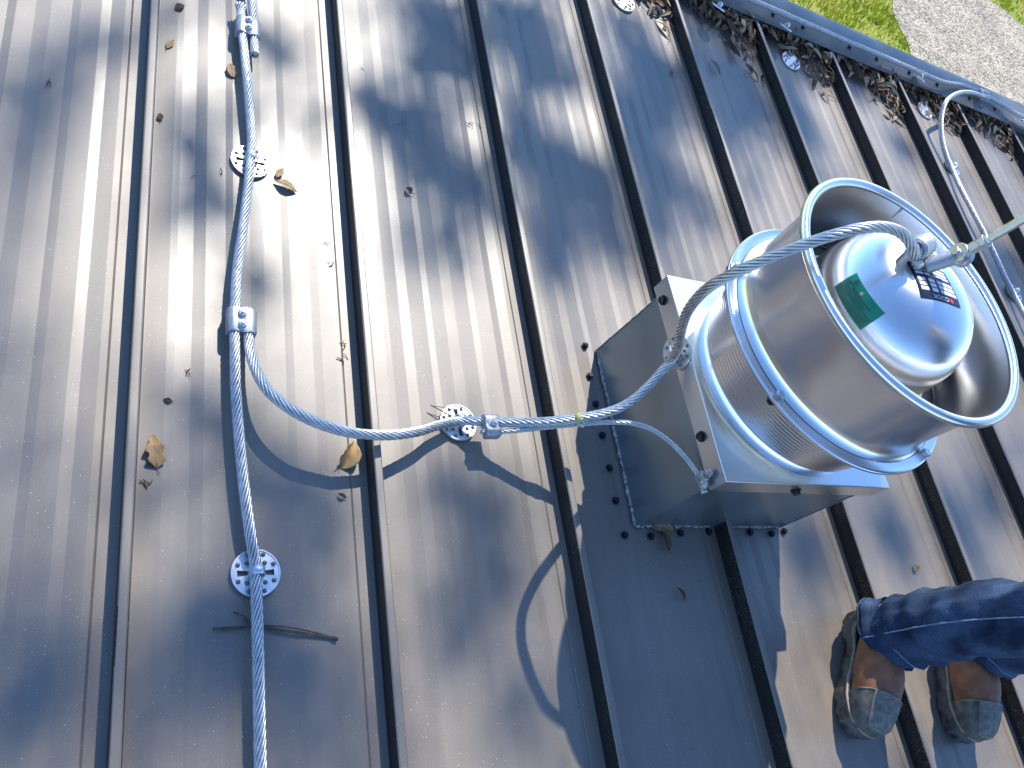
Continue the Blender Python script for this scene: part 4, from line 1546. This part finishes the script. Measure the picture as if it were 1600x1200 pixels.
# ------------------------------------------------------------------ tree beside the building (throws the dappled shade)
SHADE = [(0.18, 1.27, 0.035, 0.07), (0.26, 1.34, 0.032, 0.101), (0.28, 1.36, 0.027, 0.059), (0.25, 1.17, 0.036, 0.068), (0.32, 1.46, 0.029, 0.045), (0.37, 1.47, 0.03, 0.055), (0.21, 1.04, 0.028, 0.127), (0.44, 1.58, 0.032, 0.049), (0.48, 1.3, 0.043, 0.078), (0.5, 1.21, 0.043, 0.067), (0.54, 1.18, 0.037, 0.058), (0.47, 1.06, 0.04, 0.061), (0.56, 1.11, 0.031, 0.065), (0.65, 1.57, 0.044, 0.073), (0.69, 1.56, 0.037, 0.052), (0.62, 1.35, 0.027, 0.074), (0.62, 0.95, 0.031, 0.06), (0.75, 1.36, 0.022, 0.038), (1.11, 1.87, 0.081, 0.092), (1.13, 1.75, 0.091, 0.127), (1.05, 1.64, 0.056, 0.071), (1.17, 1.72, 0.061, 0.101), (0.88, 1.43, 0.032, 0.062), (0.94, 1.49, 0.042, 0.053), (0.95, 1.37, 0.042, 0.124), (1.02, 1.46, 0.044, 0.087), (1.05, 1.34, 0.062, 0.125), (1.15, 1.27, 0.055, 0.103), (0.94, 1.09, 0.031, 0.089), (1.05, 1.11, 0.033, 0.074), (1.34, 1.96, 0.069, 0.086), (1.36, 1.91, 0.058, 0.085), (1.44, 1.92, 0.085, 0.146), (1.43, 1.78, 0.07, 0.082), (1.35, 1.66, 0.044, 0.102), (1.33, 1.48, 0.063, 0.118), (1.42, 1.44, 0.144, 0.095), (1.49, 1.41, 0.102, 0.095), (1.36, 1.29, 0.061, 0.087), (1.33, 1.13, 0.049, 0.101), (1.54, 1.29, 0.056, 0.115), (1.84, 2.03, 0.089, 0.165), (1.91, 1.87, 0.135, 0.158), (1.73, 1.64, 0.092, 0.138), (1.73, 1.74, 0.08, 0.085), (1.71, 1.33, 0.061, 0.096), (1.88, 1.94, 0.073, 0.128), (1.75, 1.61, 0.052, 0.081), (1.75, 1.43, 0.051, 0.101), (1.89, 1.42, 0.068, 0.104), (2.19, 2.0, 0.137, 0.138), (2.32, 2.05, 0.09, 0.126), (2.3, 1.9, 0.069, 0.136), (2.55, 2.01, 0.07, 0.148), (3.15, 2.0, 0.072, 0.08), (2.97, 2.31, 0.118, 0.108), (2.66, 2.27, 0.127, 0.102), (2.21, 2.22, 0.143, 0.15), (0.61, 0.9, 0.03, 0.044), (0.55, 0.62, 0.027, 0.055), (0.49, 0.68, 0.019, 0.031), (0.46, 0.49, 0.038, 0.044), (0.61, 0.54, 0.038, 0.053), (0.67, 0.51, 0.062, 0.042), (0.51, 0.32, 0.033, 0.035), (0.55, 0.28, 0.053, 0.039), (0.6, 0.28, 0.076, 0.087), (0.66, 0.22, 0.067, 0.085), (0.58, 0.17, 0.043, 0.051), (0.33, 0.23, 0.036, 0.044), (0.3, 0.2, 0.031, 0.034), (0.65, 0.1, 0.034, 0.032), (1.01, 0.5, 0.049, 0.053), (1.05, 0.47, 0.04, 0.053), (1.07, 0.4, 0.025, 0.032), (1.89, 0.38, 0.066, 0.096), (1.93, 0.41, 0.057, 0.065), (2.25, 0.44, 0.079, 0.071), (2.52, 0.46, 0.09, 0.116), (2.25, 0.36, 0.052, 0.042), (3.53, 1.5, 0.102, 0.144), (3.4, 1.4, 0.096, 0.101), (2.73, 0.51, 0.049, 0.082)] + [(1.7 + 0.21 * k, 2.40 + 0.02 * (k % 3), 0.13, 0.085) for k in range(11)] + [(3.95, 2.30, 0.05, 0.05), (2.45, 2.22, 0.06, 0.06)]
SHADE2 = [(0.51, 0.62, 0.042, 0.06), (0.68, 0.49, 0.092, 0.059), (0.72, 0.43, 0.057, 0.046), (0.52, 0.32, 0.048, 0.04), (0.55, 0.23, 0.067, 0.058), (0.47, 0.23, 0.049, 0.06), (0.32, 0.3, 0.053, 0.055), (0.3, 0.2, 0.05, 0.051), (0.35, 0.23, 0.041, 0.04), (0.31, 0.15, 0.046, 0.032), (1.03, 0.52, 0.087, 0.054), (0.94, 0.5, 0.054, 0.052), (0.96, 0.32, 0.065, 0.071), (1.06, 0.35, 0.055, 0.062), (1.07, 0.12, 0.052, 0.065), (0.77, 0.13, 0.021, 0.058), (0.47, 0.14, 0.043, 0.035), (0.94, 0.21, 0.049, 0.043), (1.12, 1.8, 0.133, 0.157), (1.12, 1.63, 0.118, 0.121), (0.9, 1.46, 0.075, 0.084), (0.97, 1.4, 0.077, 0.127), (1.06, 1.35, 0.099, 0.148), (1.13, 1.24, 0.082, 0.102), (0.95, 1.09, 0.039, 0.108), (1.07, 1.07, 0.047, 0.073), (1.38, 1.9, 0.131, 0.173), (1.49, 1.87, 0.111, 0.13), (1.34, 1.56, 0.097, 0.123), (1.4, 1.41, 0.177, 0.117), (1.46, 1.35, 0.145, 0.139), (1.35, 1.17, 0.09, 0.125), (1.54, 1.18, 0.077, 0.109), (1.78, 1.87, 0.127, 0.185), (1.75, 1.65, 0.121, 0.14), (1.72, 1.53, 0.103, 0.105), (0.54, 1.1, 0.055, 0.064), (0.69, 1.56, 0.053, 0.073), (0.76, 1.32, 0.032, 0.076), (0.63, 0.92, 0.039, 0.075), (2.1, 1.92, 0.131, 0.201), (2.13, 1.68, 0.095, 0.152), (2.51, 1.9, 0.114, 0.178)]      # thinner sprays
SLOPE = V((0.33, 0.87, 1.0))
TRUNK = V((4.8, 10.4, GZ))


def add_leaf(vs_, fs, p, size, rnd):
    n_ = V((rnd.gauss(0, 1), rnd.gauss(0, 1), rnd.gauss(0, 1))) + SUN * 1.2
    n_.normalize()
    a = n_.orthogonal().normalized()
    a.rotate(Matrix.Rotation(rnd.uniform(0, 6.28), 3, n_))
    b = n_.cross(a)
    k = len(vs_)
    vs_ += [p - a * size, p + b * size * 0.45 + n_ * size * 0.1, p + a * size, p - b * size * 0.45 + n_ * size * 0.1]
    fs.append((k, k + 1, k + 2, k + 3))


def tree():
    rnd = random.Random(11)
    t = tag(empty('shade_tree', Matrix.Translation(TRUNK)), 'tall leafy tree behind the roof edge that throws the dappled shade', 'tree')
    vs_, fs = [], []
    T0, T1 = 8.2, 10.8
    for x, y, rx, ry, dn in [q + (1.7,) for q in SHADE] + [q + (0.95,) for q in SHADE2]:
        area = rx * ry * math.pi
        n = int(area / (0.028 * 0.0126) * dn) + 4
        base_t = rnd.uniform(T0 + .2, T1 - .2)
        for _ in range(n):
            a, q = rnd.uniform(0, 6.28), math.sqrt(rnd.random())
            fx, fy = x + math.cos(a) * rx * q * 1.22, y + math.sin(a) * ry * q * 1.22
            tt = base_t + rnd.gauss(0, 0.12)
            add_leaf(vs_, fs, V((fx, fy, 0)) + SLOPE * tt - TRUNK, rnd.uniform(0.02, 0.034), rnd)
    # thin outer sprays: light broken shade, stronger towards the low end of the roof
    n = 0
    while n < 15000:
        fx, fy = rnd.uniform(-0.1, 4.6), rnd.uniform(-0.4, 2.5)
        dens = 0.06 + 0.60 * max(0.0, min(1.0, (0.95 - fy) / 0.5)) * max(0.08, min(1.0, (0.92 - fx) / 0.12))
        dens += 0.8 * noise.noise(V((fx * 4.2, fy * 3.0, 4.7)))
        n += 0.5
        if rnd.random() > dens:
            continue
        n += 0.5
        add_leaf(vs_, fs, V((fx, fy, 0)) + SLOPE * rnd.uniform(T0, T1) - TRUNK, rnd.uniform(0.02, 0.032), rnd)
    # the rest of the crown: its shade falls outside the sheet in view
    n = 0
    while n < 16000:
        a, q = rnd.uniform(0, 6.28), rnd.random() ** (1 / 3)
        el = math.asin(rnd.uniform(-1, 1))
        p = V((4.8 + math.cos(a) * math.cos(el) * 4.6 * q, 10.2 + math.sin(a) * math.cos(el) * 4.2 * q, 9.0 + math.sin(el) * 2.6 * q))
        f_ = p - SLOPE * p.z
        if 0.0 < f_.x < 4.6 and -0.4 < f_.y < 2.7 and not (f_.y > 2.45):
            continue
        if noise.noise(p * 0.9) < -0.05:
            continue
        if -5.0 < f_.x < 5.0 and -3.5 < f_.y < 2.45 and rnd.random() < 0.85:
            continue
        add_leaf(vs_, fs, p - TRUNK, rnd.uniform(0.05, 0.09), rnd)
        n += 1
    obj('crown', (vs_, fs), 'foliage', t)
    # trunk and limbs
    tr = [V((0, 0, -0.2)), V((0.05, -0.05, 2)), V((-0.05, 0.1, 5.5)), V((0.1, 0, 9.0)), V((0.0, 0.1, 12.5))]
    path = catmull(tr, 0.3)
    obj('trunk', tube(path, [0.24 - 0.19 * k / (len(path) - 1) for k in range(len(path))], 12), 'bark', t, True)
    for k in range(14):
        x, y, rx, ry = SHADE[(k * 6 + 3) % len(SHADE)] if k < 9 else (rnd.uniform(-2, 6), rnd.uniform(3, 5), 0, 0)
        end = V((x, y, 0)) + SLOPE * 9.4 - TRUNK
        st = V((0, 0, 6.5 + rnd.uniform(0, 4.0)))
        mid = st.lerp(end, 0.5) + V((0, 0, 0.9 + rnd.random() * 0.6))
        pth = catmull([st, st.lerp(mid, .5) + V((rnd.uniform(-.2, .2), rnd.uniform(-.2, .2), 0.1)), mid, end], 0.2)
        obj('limb', tube(pth, [0.06 * (1 - 0.9 * j / (len(pth) - 1)) for j in range(len(pth))], 7), 'bark', t, True)
    return t


tree()
bpy.context.view_layer.update()
